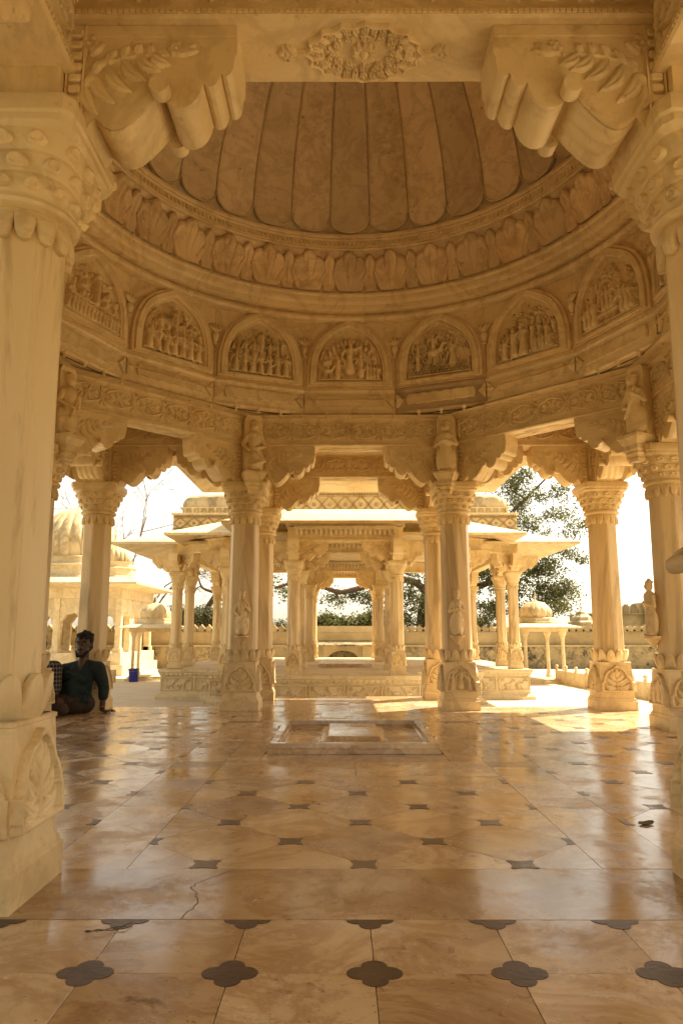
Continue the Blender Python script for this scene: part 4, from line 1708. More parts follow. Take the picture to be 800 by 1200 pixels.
# ---- dome: shell, rounded-end staves and their rims
DR, DZ = 2.26, 5.31
mb = MB()
mb.lathe([(max(0.001, (DR + 0.055) * math.cos(a)), DZ - 0.02 + (DR + 0.055) * math.sin(a) * 0.96) for a in np.linspace(0, PI / 2, 24)][::-1], 96)
mb.build('dome_shell', M['dome'], pav, smooth=60)
ND = 32
SWD = 2 * PI / ND


def dome_pt(th, ph, off=0.0):
    rr = (DR + off)
    return (rr * math.cos(ph) * math.sin(th), rr * math.cos(ph) * math.cos(th), DZ + rr * math.sin(ph) * 0.96)


hw = SWD / 2 * 0.982
ph_end = SWD * 0.5


def stave(u, v):
    q = 2 * u - 1
    lo = 0.015 + (0.085) * (1 - math.sqrt(max(0, 1 - abs(q) ** 2.4)))
    ph = lo + (rad(86) - lo) * v
    off = 0.009 * (1 - q * q) - 0.002
    if abs(q) > 0.985:
        off -= -0.02
    return dome_pt(q * hw, ph, off)


mb = MB()
mb.grid(stave, 16, 26)
# bottom return lip
mb.grid(lambda u, v: (lambda p: (p[0] * (1 + 0.014 * v), p[1] * (1 + 0.014 * v), p[2] - 0.004 * v))(stave(u, 0.0)), 16, 1)
STAVE = mb.mesh('dome_stave', 40)
mb = MB()
for side in (0,):
    pts = []
    for i in range(17):
        q = -1 + 2 * i / 16
        lo = 0.008 + 0.085 * (1 - math.sqrt(max(0, 1 - abs(q) ** 2.4)))
        pts.append(dome_pt(q * SWD / 2, lo, -0.004))
    mb.tube(pts, [0.009] * 17, 6)
RIM = mb.mesh('stave_rim', 60)
for k in range(ND):
    o = link('dome_stave', STAVE, M['dome'], pav, (0, 0, 0), SWD * k)
    link('stave_rim', RIM, M['dome'], o)

# ---- outside of the roof
mb = MB()
mb.lathe([(3.02, 3.44), (3.02, 3.62), (2.86, 3.66), (2.86, 5.10), (3.0, 5.16), (3.0, 5.25), (2.72, 5.3)], 16, PI / 16, apothem=True)
mb.build('drum', M['ext'], pav, smooth=25)
mb = MB()
mb.lathe([(2.75 * math.cos(a) + 0.06 * math.sin(2 * a), 5.28 + 2.75 * math.sin(a)) for a in np.linspace(0, PI / 2 - 0.01, 20)], 64)
mb.build('outer_dome', M['dirty'], pav, smooth=60)

# ---- carved attendants on the columns and in niches above the capitals
for idx, (dx, dy, rot, arms) in {3: (-0.02, -0.165, 0, 0), 4: (0.01, -0.165, 0, 1), 2: (-0.17, 0, -PI / 2, 0), 0: (-0.078, 0.03, -PI / 2, 3)}.items():
    x, y = pos[idx]
    c = col_objs[idx]
    corbel(c, (dx * 1.22, dy * 1.22, 0.80), rot)
    devotee('attendant_figure', 0.50, c, (dx * 1.25, dy * 1.25, 0.80), rot, arms)

mb = MB()
sl = [(0.105, 0.0)] + [(0.105 * math.cos(a), 0.60 + 0.105 * math.sin(a)) for a in np.linspace(0, PI, 14)] + [(-0.105, 0.0)]
mb.prism(sl, -0.03, 0.10)
SLAB = mb.mesh('niche_slab', 30)
ped = MB()
ped.lathe([(0.001, -0.245), (0.045, -0.24), (0.055, -0.215), (0.050, -0.20), (0.075, -0.17), (0.070, -0.15), (0.085, -0.135), (0.085, -0.09), (0.098, -0.075), (0.118, -0.03), (0.125, -0.028), (0.125, 0.0), (0.001, 0.001)], 4, PI / 4, apothem=True)
PED = ped.mesh('niche_pedestal', 30)
proto = None
nfig = {}
for i, (x, y) in enumerate(pos):
    a = math.atan2(-y, -x) + PI / 2
    ux, uy = -x / math.hypot(x, y), -y / math.hypot(x, y)
    o = link('niche_slab', SLAB, M['marble'], pav, (x + ux * (0.17 if i in (0, 7) else 0.255), y + uy * (0.17 if i in (0, 7) else 0.255), 2.68 if i in (0, 7) else 2.61), a)
    link('niche_pedestal', PED, M['marble'], o, (0, -0.045, 0))
    st = 2 if i in (4, 1, 6) else (0 if i in (3, 0) else 1)
    if st not in nfig:
        nfig[st] = devotee('niche_figure', 0.60, o, (0, -0.045, 0.002), 0, st)
        nfig[st].scale = (1.28, 1.15, 1)
    else:
        link('niche_figure', nfig[st].data, M['marble'], o, (0, -0.045, 0.002), 0, (1.28, 1.15, 1))

# ================================================================== beyond the pavilion
def at(x, y, Y):
    """world point at depth Y that the photograph's pixel (x, y) looks at (used to place far things)"""
    c, s = math.cos(PITCH), math.sin(PITCH)
    D = Y - CAMY
    t = (600 - y) / FPX
    dz = D * (t * c + s) / (c - t * s)
    zc = D * c + dz * s
    return Vector((CAMX + (x - 402) / FPX * zc, Y, CAMH + dz))


GZ = -0.34
# ---- the second pavilion on its carved plinth
bp = thing('plinth_pavilion', 'smaller marble pavilion on a carved plinth straight behind the domed one', 'pavilion')
PT = 0.19


def plinth_block(x0, x1, y0, y1, parent, top=PT, carve=True):
    mb = MB()
    H = top - GZ
    ins = [(0.06, GZ), (0.06, GZ + 0.05), (0.03, GZ + 0.08), (0.0, GZ + 0.10), (-0.015, GZ + 0.13), (-0.015, top - 0.12), (0.0, top - 0.10), (0.015, top - 0.06), (0.03, top - 0.045), (0.03, top)]
    V = []
    for d, z in ins:
        V += [(x0 - d, y0 - d, z), (x1 + d, y0 - d, z), (x1 + d, y1 + d, z), (x0 - d, y1 + d, z)]
    F = [(q * 4 + i, q * 4 + (i + 1) % 4, q * 4 + 4 + (i + 1) % 4, q * 4 + 4 + i) for q in range(len(ins) - 1) for i in range(4)] + [tuple(len(ins) * 4 - 4 + i for i in range(4))]
    mb.add(V, F)
    o = mb.build('plinth_block', M['ext'], parent, smooth=None)
    if carve:
        L = x1 - x0
        n = max(1, round(L / 0.62))
        for k in range(n):
            q = link('animal_carving', ANIMAL, M['ext'], o, (x0 + (k + 0.5) * L / n, y0 + 0.013, GZ + 0.15))
            q.scale = (L / n / 0.62 * (1 if k % 2 else -1), 1, 1)
        m = int(L / 0.085)
        for k in range(m):
            pass
        sc = MB()
        for k in range(m):
            x = x0 + (k + 0.5) * L / m
            sc.lathe([(0.001, -0.012), (0.034, -0.008), (0.040, 0.0), (0.001, 0.001)], 10, 0, T(x, y0 - 0.008, top - 0.072) @ Matrix.Rotation(PI / 2, 4, 'X') @ Matrix.Scale(-1, 4, (0, 0, 1)))
        stuff(sc.build('scallop_row', M['ext'], o))
    return o


r = Relief(-0.30, 0.30, 0.0, 0.25, 0.008)
r.path([(-0.28, 0.02), (0.28, 0.02), (0.28, 0.23), (-0.28, 0.23), (-0.28, 0.02)], 0.010, 0.8)
r.animal(-0.10, 0.035, 0.14, 1.0, -1)
r.animal(0.11, 0.035, 0.13, 0.9, -1)
r.scroll(0.0, 0.19, 0.03, 1.2, 0, 0.009, 0.7)
r.scroll(0.20, 0.18, 0.03, 1.2, 0, 0.009, 0.7)
r.scroll(-0.22, 0.18, 0.03, 1.2, 0, 0.009, 0.7)
ANIMAL = r.mesh('animal_carving', 0.030, 0.003)

plinth_block(-1.18, 1.10, 5.86, 7.8, bp)
plinth_block(-2.32, 2.24, 7.02, 7.97, bp, PT - 0.003)
plinth_block(-3.36, 3.28, 7.95, 14.4, bp, PT - 0.006)
CS = (0.60, 0.60, 0.70)
bcols = []
for x, y, in ((-0.85, 6.10), (0.77, 6.10), (-2.08, 7.35), (2.0, 7.35), (-3.16, 8.25), (3.08, 8.25), (-3.16, 9.35), (3.08, 9.35), (-0.85, 7.9), (0.77, 7.9), (-0.86, 11.9), (0.78, 11.9), (-3.16, 12.6), (3.08, 12.6), (-0.86, 13.9), (0.78, 13.9)):
    c = make_column(bp, (x, y, PT), (1, 3, 1, 2), simple=True, sc=CS, shaft_mat='shaft')
    bcols.append((x, y))
    link('pier', PIER, M['ext'], bp, (x, y, PT), scale=(0.60, 0.60, 0.70))
BZ = SOFF * 0.70 + PT


def bbeam(a, b, drops=True):
    o = beam(a, b, zs=BZ, h=0.24, half=0.10, relief=(0, 0), rosette=None, parent=bp)
    L = math.hypot(b[0] - a[0], b[1] - a[1])
    if drops:
        m = int(L / 0.075)
        d = MB()
        for k in range(m):
            x = (k + 0.5 - m / 2) * L / m
            d.lathe([(0.001, -0.085), (0.022, -0.065), (0.034, -0.025), (0.030, 0.0), (0.001, 0.0)], 8, 0, T(x, -0.145, 0.172))
        d.box(-L / 2, L / 2, -0.19, -0.098, 0.171, 0.232)
        stuff(d.build('drop_row', M['ext'], o))
    ang = math.atan2(b[1] - a[1], b[0] - a[0])
    sc = min(0.66, L / 2 * 0.98 / 0.80)
    bracket(a[0], a[1], ang, BZ, detail=L > 1.2, parent=bp, sc=(sc, 0.66, 0.70))
    bracket(b[0], b[1], ang + PI, BZ, detail=L > 1.2, parent=bp, sc=(sc, 0.66, 0.70))
    return o


for s0 in (0, 1):
    B = [p for p in bcols if (p[0] > 0) == bool(s0)]
    f, m_, w, w2, i1, r1, w3, r2 = B
    bbeam(m_, (f[0], 7.35) if False else i1, True)
    bbeam(f, i1, False)
    bbeam(m_, w, False)
    bbeam(w, w2, False)
    bbeam(w2, w3, False)
    bbeam(w3, r1, True)
    bbeam(r1, r2, False)
    for p in (f, m_, w):
        sg = 1 if s0 else -1
        bracket(p[0], p[1], 0 if s0 else PI, BZ, detail=False, parent=bp, sc=(0.6, 0.66, 0.7))
        bracket(p[0], p[1], -PI / 2, BZ, detail=False, parent=bp, sc=(0.6, 0.66, 0.7))
bbeam((-0.85, 6.10), (0.77, 6.10))
bbeam((-0.85, 7.9), (0.77, 7.9))
bbeam((-0.86, 11.9), (0.78, 11.9))
bbeam((-0.86, 13.9), (0.78, 13.9))
def beave(x0, x1, y0, y1, ov, zi=2.72, zo=2.41, sides=(1, 1, 1)):
    """hipped eave round the front and the sides of one bay"""
    t = 0.045
    V = [(x0 - ov * sides[0], y0 - ov, zo), (x1 + ov * sides[1], y0 - ov, zo), (x1, y0, zi), (x0, y0, zi)]
    Q = [(0, 1, 2, 3)]
    if sides[0]:
        V += [(x0 - ov, y1, zo), (x0, y1, zi)]
        Q.append((len(V) - 2, 0, 3, len(V) - 1))
    if sides[1]:
        V += [(x1 + ov, y1, zo), (x1, y1, zi)]
        Q.append((1, len(V) - 2, len(V) - 1, 2))
    n = len(V)
    V2 = V + [(x, y, z + t) for x, y, z in V]
    F = []
    for q in Q:
        F.append(q[::-1])
        F.append(tuple(i + n for i in q))
    edges = {}
    for q in Q:
        for i in range(4):
            e = (q[i], q[(i + 1) % 4])
            if (e[1], e[0]) in edges:
                edges.pop((e[1], e[0]))
            else:
                edges[e] = 1
    for a, b in edges:
        F.append((a, b, b + n, a + n))
    mb = MB()
    mb.add(V2, F)
    return mb.build('eave', M['ext'], bp, smooth=None)


beave(-0.98, 0.90, 6.0, 7.5, 0.88)
beave(-2.16, 2.08, 7.25, 8.4, 0.84)
beave(-3.30, 3.22, 8.55, 14.0, 0.95, sides=(1, 1, 1))
mb = MB()
mb.box(-0.98, 0.90, 5.99, 7.3, 2.502, 2.74)
mb.box(-2.16, 2.08, 7.24, 8.6, 2.503, 2.745)
mb.box(-3.30, 3.22, 8.54, 14.1, 2.501, 2.75)
for sg in (-1, 1):
    q_ = [(-0.04 + sg * 2.0, 7.24), (-0.04 + sg * 3.26, 8.0), (-0.04 + sg * 3.26, 8.6), (-0.04 + sg * 2.0, 8.6)]
    mb.flat(q_ if sg > 0 else q_[::-1], 2.504, 2.62, 0.002)
    mb.box(*sorted((-0.04 + sg * 0.95, -0.04 + sg * 1.95)), 6.6, 8.6, 2.44, 2.70)
mb.build('roof_slab', M['ext'], bp, smooth=None)

# lattice parapets and ribbed cushion roof
r = Relief(-0.135, 0.135, 0.0, 0.36, 0.006)
for z0 in (0.03,):
    pts = []
    for s_ in (-1, 1):
        q = [(s_ * 0.135, 0.045 + 0.0)]
    for zc_ in (0.16,):
        for s_ in (-1, 1):
            pts = [(s_ * 0.135 * (1 - abs(math.cos(t)) ** 1.15), 0.16 - 0.125 * math.cos(t)) for t in np.linspace(0, PI, 14)]
            r.path(pts, 0.0075, 1.0)
        r.flower(0, 0.16, 0.030, 4, 0.8, PI / 4)
    for k in range(6):
        r.ell(-0.112 + 0.045 * k, 0.325, 0.014, 0.018, 0.9)
r.cap(-0.14, 0.035, 0.14, 0.035, 0.008, 0.008, 0.7)
r.cap(-0.14, 0.29, 0.14, 0.29, 0.008, 0.008, 0.9)
LATT = r.mesh('lattice_carving', 0.055, 0.003)


def parapet(x0, x1, y0, y1, z0, z1):
    mb = MB()
    mb.box(x0 - 0.02, x1 + 0.02, y0 - 0.02, y1, z0, z0 + 0.05)
    mb.box(x0, x1, y0, y1 - 0.02, z0 + 0.05, z1 - 0.04)
    mb.box(x0 - 0.035, x1 + 0.035, y0 - 0.035, y1 + 0.01, z1 - 0.04, z1)
    o = mb.build('parapet', M['ext'], bp, smooth=None)
    n = round((x1 - x0) / 0.27)
    for k in range(n):
        q = link('lattice_carving', LATT, M['stained'], o, (x0 + (k + 0.5) * (x1 - x0) / n, y0, z0 + 0.04))
        q.scale = ((x1 - x0) / n / 0.27, 1, (z1 - z0 - 0.08) / 0.36)
    return o


parapet(-1.75, 1.67, 6.75, 8.55, 2.76, 3.24)
parapet(-3.42, 3.34, 8.80, 14.0, 2.79, 3.17)


def cushion(x0, x1, y0, y1, z0, h, pitch, parent, mat, nm='cushion_dome'):
    mb = MB()
    n = int((x1 - x0) / pitch)

    def fn(u, v):
        p = u * 2 - 1
        q = v * 2 - 1
        X = (x0 + x1) / 2 + (x1 - x0) / 2 * math.copysign(abs(math.sin(p * PI / 2)) ** 0.55, p)
        Y = (y0 + y1) / 2 + (y1 - y0) / 2 * math.copysign(abs(math.sin(q * PI / 2)) ** 0.75, q)
        e = max(0.0, (1 - abs(p) ** 5)) ** 0.5 * max(0.0, (1 - abs(q) ** 4)) ** 0.5
        rib = 0.022 * math.sqrt(abs(math.sin((X - x0) / pitch * PI))) * min(1, e * 2)
        return (X, Y, z0 + h * e + rib)
    mb.grid(fn, 120, 16)
    return mb.build(nm, mat, parent, smooth=60)


cushion(-3.28, 3.20, 8.95, 13.6, 3.28, 0.36, 0.29, bp, M['dirty'])
mb = MB()
mb.box(-3.28, 3.20, 8.95, 13.6, 3.165, 3.30)
for k in range(44):
    x = -3.22 + k * 6.40 / 43
    mb.lathe([(0.02, 3.17), (0.03, 3.19), (0.022, 3.22), (0.035, 3.28), (0.045, 3.30)], 8, 0, T(x, 8.93, 0))
mb.box(-3.32, 3.24, 8.89, 13.62, 3.281, 3.302)
mb.build('colonnette_band', M['ext'], bp, smooth=40)
# small marble floor slab inside it
mb = MB()
mb.box(-0.55, 0.47, 8.8, 10.2, PT, PT + 0.06)
mb.build('floor_slab', M['floor'], bp, smooth=None)


# ---- ribbed dome helper
def ribbed_dome(r, h, n, z0, parent, mat, name='ribbed_dome', ribs=True):
    mb = MB()

    def fn(u, v):
        a = 2 * PI * u
        t = v
        rr = r * (1.0 + 0.10 * math.sin(PI * min(1, t * 1.7))) * math.cos(t * PI / 2) ** 0.62
        k = 1 + 0.050 * (abs(math.sin(n * a / 2)) ** 0.5 - 0.5)
        return (max(1e-3, rr * k) * math.cos(a), max(1e-3, rr * k) * math.sin(a), z0 + h * math.sin(t * PI / 2))
    mb.grid(fn, n * 8, 20, True)
    return mb.build(name, mat, parent, smooth=70)


def finial(parent, z, s, mat):
    mb = MB()
    mb.lathe([(0.30 * s, 0), (0.34 * s, 0.04 * s), (0.30 * s, 0.10 * s), (0.14 * s, 0.16 * s), (0.08 * s, 0.26 * s), (0.05 * s, 0.38 * s), (0.09 * s, 0.44 * s), (0.10 * s, 0.50 * s), (0.04 * s, 0.58 * s), (0.03 * s, 0.70 * s), (0.06 * s, 0.76 * s), (0.02 * s, 0.86 * s), (0.001, 1.05 * s)], 16)
    return mb.build('finial', mat, parent, (0, 0, z))


# ---- two small domed kiosks
def kiosk(x, y, label, s=1.0):
    t = thing('domed_kiosk', label, 'kiosk', (x, y, GZ), 0.12, 'small domed kiosks')
    mb = MB()
    mb.box(-0.62, 0.62, -0.62, 0.62, 0.0, 0.05)
    mb.box(-0.56, 0.56, -0.56, 0.56, 0.05, 0.10)
    mb.build('base', M['ext'], t, smooth=None)
    for sx in (-1, 1):
        for sy in (-1, 1):
            mb = MB()
            mb.lathe([(0.075, 0.10), (0.075, 0.16), (0.055, 0.18), (0.050, 0.24), (0.042, 0.26), (0.038, 1.02), (0.055, 1.05), (0.050, 1.08), (0.09, 1.16), (0.09, 1.20), (0.001, 1.2)], 8, PI / 8)
            mb.build('column', M['ext'], t, (sx * 0.46, sy * 0.46, 0))
    mb = MB()
    mb.box(-0.56, 0.56, -0.56, 0.56, 1.20, 1.30)
    mb.build('lintel', M['ext'], t, smooth=None)
    mb = MB()
    mb.lathe([(0.45, 1.295), (0.80, 1.285), (0.81, 1.31), (0.52, 1.39), (0.45, 1.39)], 4, PI / 4, apothem=True)
    mb.build('eave', M['ext'], t, smooth=None)
    mb = MB()
    mb.lathe([(0.46, 1.37), (0.46, 1.44), (0.43, 1.46), (0.43, 1.52), (0.38, 1.54)], 8, PI / 8, apothem=True)
    mb.build('drum', M['ext'], t, smooth=None)
    ribbed_dome(0.365, 0.40, 16, 1.53, t, M['dirty'])
    finial(t, 1.90, 0.30, M['ext'])
    return t


kiosk(4.62, 12.6, 'small domed kiosk on thin columns at the end of the low parapet right')
kiosk(-4.95, 13.75, 'small domed kiosk on thin columns behind the blue bucket')

# ---- left: arcaded hall with a big ribbed dome
hall = thing('arcaded_hall', 'marble hall with cusped arches, wide eave and ribbed dome far left', 'hall', (-8.6, 15.3, GZ))
DX_ = 0.42
# local x from 0 (left) to right
HX0, HX1 = -1.4, 2.30
mb = MB()
mb.box(HX0 - 0.15, HX1 + 0.15, -0.2, 3.6, 0.0, 0.30)
mb.box(HX0 - 0.05, HX1 + 0.05, -0.1, 3.5, 0.30, 0.62)
mb.build('plinth', M['ext'], hall, smooth=None)


def cusped_plate(w, h, zs, thick=0.16):
    """wall panel with a cusped arch cut out; origin at floor level, centred"""
    ow = w * 0.40
    pts = []
    n = 36
    for i in range(n + 1):
        a = PI * i / n
        k = 1 - 0.10 * abs(math.sin(a * 4.5))
        pts.append((ow * k * math.cos(a), zs + (ow * 1.15) * k * math.sin(a)))
    mb = MB()
    inner = [(ow, 0)] + pts + [(-ow, 0)]
    top = h
    V = []
    F = []
    # strip between the opening and the panel rectangle
    outer = []
    for x, z in inner:
        if z <= zs + 1e-6:
            outer.append((math.copysign(w / 2, x), z))
        else:
            a = math.atan2(z - zs, x)
            tx = (w / 2) / max(1e-6, abs(math.cos(a)))
            tz = (top - zs) / max(1e-6, math.sin(a))
            q = min(tx, tz)
            outer.append((q * math.cos(a), zs + q * math.sin(a)))
    m = len(inner)
    for y in (0, thick):
        V += [(x, y, z) for x, z in inner] + [(x, y, z) for x, z in outer]
    for i in range(m - 1):
        F.append((i, i + 1, m + i + 1, m + i))
        F.append((2 * m + i, 3 * m + i, 3 * m + i + 1, 2 * m + i + 1))
        F.append((i, 2 * m + i, 2 * m + i + 1, i + 1))
    mb.add(V, F)
    return mb


bw = (HX1 - HX0 - 0.2) / 4
pl = cusped_plate(bw, 1.52, 0.72).mesh('arch_wall', 30)
for k in range(4):
    xk = HX0 + 0.1 + (k + 0.5) * bw
    for yy in (0.05, 3.2):
        link('arch_wall', pl, M['ext'], hall, (xk, yy, 0.62))
for k in range(5):
    xk = HX0 + 0.1 + k * bw
    mb = MB()
    mb.lathe([(0.11, 0.62), (0.11, 0.74), (0.08, 0.78), (0.075, 1.25), (0.10, 1.32), (0.085, 1.36), (0.085, 2.14)], 4, PI / 4, apothem=True)
    for yy in (0.10, 3.28):
        mb2 = mb.mesh('pier', None)
        link('pier', mb2, M['ext'], hall, (xk, yy, 0))
bs = cusped_plate(1.05, 1.52, 0.72).mesh('arch_wall', 30)
for k in range(3):
    for xx in (HX0 + 0.05, HX1 - 0.05):
        link('arch_wall', bs, M['ext'], hall, (xx, 0.1 + (k + 0.5) * 1.06, 0.62), PI / 2)
mb = MB()
mb.box(HX0, HX1, 0.0, 3.4, 2.141, 2.42)
mb.build('entablature', M['ext'], hall, smooth=None)
mb = MB()
V = [(HX0 - 0.55, -0.6, 2.56), (HX1 + 0.55, -0.6, 2.56), (HX1 + 0.55, 4.0, 2.56), (HX0 - 0.55, 4.0, 2.56), (HX0, 0.0, 2.74), (HX1, 0.0, 2.74), (HX1, 3.4, 2.74), (HX0, 3.4, 2.74)]
V += [(x, y, z - 0.05) for x, y, z in V[:4]] + [(x, y, 2.42) for x, y, z in V[4:]]
F = [(i, (i + 1) % 4, 4 + (i + 1) % 4, 4 + i) for i in range(4)] + [(8 + i, 12 + i, 12 + (i + 1) % 4, 8 + (i + 1) % 4) for i in range(4)] + [(i, 8 + i, 8 + (i + 1) % 4, (i + 1) % 4) for i in range(4)] + [(4, 5, 6, 7)]
mb.add(V, F)
mb.build('eave', M['ext'], hall, smooth=None)
mb = MB()
mb.lathe([(1.30, 2.74), (1.30, 2.80), (1.26, 2.82), (1.26, 3.08), (1.33, 3.11), (1.33, 3.15), (1.15, 3.18), (1.12, 3.34), (1.2, 3.38), (1.0, 3.42)], 8, PI / 8, T(DX_, 1.5, 0), apothem=True)
mb.build('drum', M['ext'], hall, smooth=None)
d = ribbed_dome(1.10, 1.50, 22, 3.40, hall, M['dirty'])
d.location = (DX_, 1.5, 0)
f = finial(hall, 4.86, 0.75, M['ext'])
f.location = (DX_, 1.5, 4.86)
mb = MB()
mb.lathe([(0.62, 2.74), (0.62, 2.80), (0.58, 2.82), (0.58, 3.04), (0.62, 3.06), (0.52, 3.09), (0.52, 3.22), (0.56, 3.25)], 8, PI / 8, T(1.68, 1.1, 0), apothem=True)
mb.build('drum', M['ext'], hall, smooth=None)
d = ribbed_dome(0.43, 0.56, 20, 3.24, hall, M['dirty'])
d.location = (1.68, 1.1, 0)
f = finial(hall, 3.82, 0.52, M['ext'])
f.location = (1.68, 1.1, 3.82)

# ---- low parapet with ball-topped posts
def low_parapet(pts, label, step=0.62, h=0.30):
    t = thing('low_parapet', label, 'parapet', (pts[0][0], pts[0][1], GZ), 0, 'low parapets of the court')
    ox, oy = pts[0]
    pm = MB()
    pm.lathe([(0.045, 0), (0.045, h + 0.02), (0.030, h + 0.035), (0.025, h + 0.05), (0.042, h + 0.075), (0.045, h + 0.095), (0.030, h + 0.12), (0.001, h + 0.13)], 10)
    post = pm.mesh('post', 50)
    for (xa, ya), (xb, yb) in zip(pts[:-1], pts[1:]):
        L = math.hypot(xb - xa, yb - ya)
        n = max(1, round(L / step))
        ang = math.atan2(yb - ya, xb - xa)
        pl = MB()
        pl.box(0.035, L / n - 0.035, -0.03, 0.03, 0.0, h, ch=0.006)
        me = pl.mesh('panel', None)
        for k in range(n):
            x, y = xa + (xb - xa) * k / n, ya + (yb - ya) * k / n
            link('post', post, M['ext'], t, (x - ox, y - oy, 0))
            link('panel', me, M['ext'], t, (x - ox, y - oy, 0), ang)
    return t


low_parapet([(5.02, 12.4), (5.18, 10.0), (5.42, 7.4), (5.75, 4.6)], 'low pale parapet with ball topped posts along the right of the court')
low_parapet([(-6.4, 10.6), (-5.55, 12.6)], 'low pale parapet with ball topped posts left of the blue bucket')
low_parapet([(-4.0, 13.9), (-1.5, 14.8)], 'low pale parapet behind the left wing of the plinth pavilion')

# ---- blue bucket
bk = thing('bucket', 'blue plastic bucket standing on the court before the left kiosk', 'bucket', (-5.17, 12.75, GZ))
mb = MB()
mb.lathe([(0.001, 0.004), (0.098, 0.004), (0.105, 0.0), (0.112, 0.02), (0.130, 0.29), (0.140, 0.292), (0.141, 0.312), (0.133, 0.315), (0.127, 0.30), (0.105, 0.02), (0.001, 0.015)], 28)
mb.build('body', M['bucket'], bk, smooth=40)
mb = MB()
mb.tube([(0.138 * math.cos(a), -0.05 - 0.10 * math.sin(a) * 0.9, 0.30 - 0.05 * math.sin(a)) for a in np.linspace(0, PI, 14)], [0.004] * 14, 6)
mb.build('handle', M['steel'], bk)

# ---- boundary wall with merlons
WY = 19.4
wall = thing('boundary_wall', 'long stained boundary wall with pointed merlons behind the court', 'wall', (0, WY, GZ))
mb = MB()
mb.box(-15, 15, 0.0, 0.5, -0.1, 0.72)
mb.build('rubble_base', M['stone'], wall, smooth=None)
mb = MB()
mb.box(-15, 15, -0.05, 0.55, 0.72, 0.775)
mb.build('ledge', M['plaster'], wall, smooth=None)
mb = MB()
mb.box(-15, 15, 0.08, 0.38, 0.775, 1.20)
mb.build('upper_wall', M['oldplaster'], wall, smooth=None)
mw = 0.245
poly = [(-mw * 0.46, 0), (-mw * 0.46, 0.035), (-mw * 0.30, 0.05), (-mw * 0.30, 0.075), (-mw * 0.46, 0.09), (-mw * 0.47, 0.125), (-mw * 0.33, 0.165), (-mw * 0.10, 0.215), (0, 0.26), (mw * 0.10, 0.215), (mw * 0.33, 0.165), (mw * 0.47, 0.125), (mw * 0.46, 0.09), (mw * 0.30, 0.075), (mw * 0.30, 0.05), (mw * 0.46, 0.035), (mw * 0.46, 0)]
mb = MB()
mb.prism(poly[::-1], 0.11, 0.35)
MER = mb.mesh('merlon', None)
for k in range(int(30 / mw)):
    x = -14.9 + k * mw
    if -1.35 < x < 1.15:
        continue
    link('merlon', MER, M['oldplaster'], wall, (x, 0, 1.20))

gate = thing('gate_house', 'cream gate house with slab eave and arched opening in the boundary wall', 'gate house', (-0.08, 18.9, GZ))
pl = cusped_plate(1.6, 0.86, 0.06, 0.30)
mb = MB()
ow = 0.50
pts = [(ow * math.cos(a), 0.26 + 0.34 * math.sin(a) ** 0.8) for a in np.linspace(0, PI, 24)]
inner = [(ow, 0.0)] + pts + [(-ow, 0.0)]
outer = [(1.30, 0.0), (1.30, 0.26)] + [(1.30 - 2.60 * i / 21, 0.80) for i in range(22)] + [(-1.30, 0.26), (-1.30, 0.0)]
m = len(inner)
V = [(x, 0, z) for x, z in inner] + [(x, 0, z) for x, z in outer] + [(x, 0.3, z) for x, z in inner] + [(x, 0.3, z) for x, z in outer]
F = []
for i in range(m - 1):
    F += [(i, i + 1, m + i + 1, m + i), (2 * m + i, 3 * m + i, 3 * m + i + 1, 2 * m + i + 1), (i, 2 * m + i, 2 * m + i + 1, i + 1)]
mb.add(V, F)
mb.build('front_wall', M['plaster'], gate, smooth=30)
for sx in (-0.92, 0.92):
    mb = MB()
    mb.box(sx - 0.28, sx + 0.28, -0.012, 0.0, 0.36, 0.74, ch=0.004)
    mb.build('panel', M['plaster'], gate, smooth=None)
mb = MB()
V = [(-1.45, -0.45, 0.80), (1.40, -0.45, 0.80), (1.40, 0.02, 0.93), (-1.45, 0.02, 0.93)]
V += [(x, y, z - 0.05) for x, y, z in V]
F = [(0, 1, 2, 3), (7, 6, 5, 4), (0, 4, 5, 1), (1, 5, 6, 2), (2, 6, 7, 3), (3, 7, 4, 0)]
mb.add(V, F)
mb.build('eave', M['stone'], gate, smooth=None)
mb = MB()
mb.box(-1.32, 1.27, 0.0, 0.45, 0.93, 1.12)
mb.box(-1.38, 1.33, -0.05, 0.5, 1.12, 1.16)
mb.box(-1.32, 1.27, 0.0, 0.45, 1.16, 1.40)
mb.build('parapet', M['plaster'], gate, smooth=None)

# ---- building beyond the wall, right
fb = thing('fort_building', 'pale crenellated building beyond the boundary wall at the far right', 'building', (13.6, 30.0, GZ))
mb = MB()
mb.box(-1.6, 4.5, 0, 4, 0, 2.05)
mb.build('wall', M['plaster'], fb, smooth=None)
mb = MB()
mb.box(-1.7, 4.6, -0.1, 4.1, 2.05, 2.12)
mb.build('cornice', M['plaster'], fb, smooth=None)
mb = MB()
mb.box(-0.14, 0.14, 0, 0.2, 0, 0.34)
mb.box(-0.09, 0.09, 0.02, 0.18, 0.34, 0.42)
ME2 = mb.mesh('merlon', None)
for k in range(17):
    link('merlon', ME2, M['plaster'], fb, (-1.5 + 0.36 * k, 0, 2.12))
mb = MB()
mb.box(0.7, 1.9, -0.25, 1.2, 0.0, 2.62)
mb.build('stair_tower', M['plaster'], fb, smooth=None)
for wx in (-0.8, 2.8):
    mb = MB()
    mb.box(wx - 0.22, wx + 0.22, -0.02, 0.02, 1.1, 1.6)
    mb.build('window', M['joint'], fb, smooth=None)
tw = thing('shrine_spire', 'small stepped shrine spire rising above the right boundary wall', 'spire', (9.9, 25.5, GZ))
mb = MB()
mb.lathe([(0.62, 0), (0.62, 1.25), (0.7, 1.27), (0.7, 1.34), (0.58, 1.38), (0.56, 1.62), (0.44, 1.68), (0.40, 1.82), (0.26, 1.94), (0.2, 2.04)], 8, PI / 8)
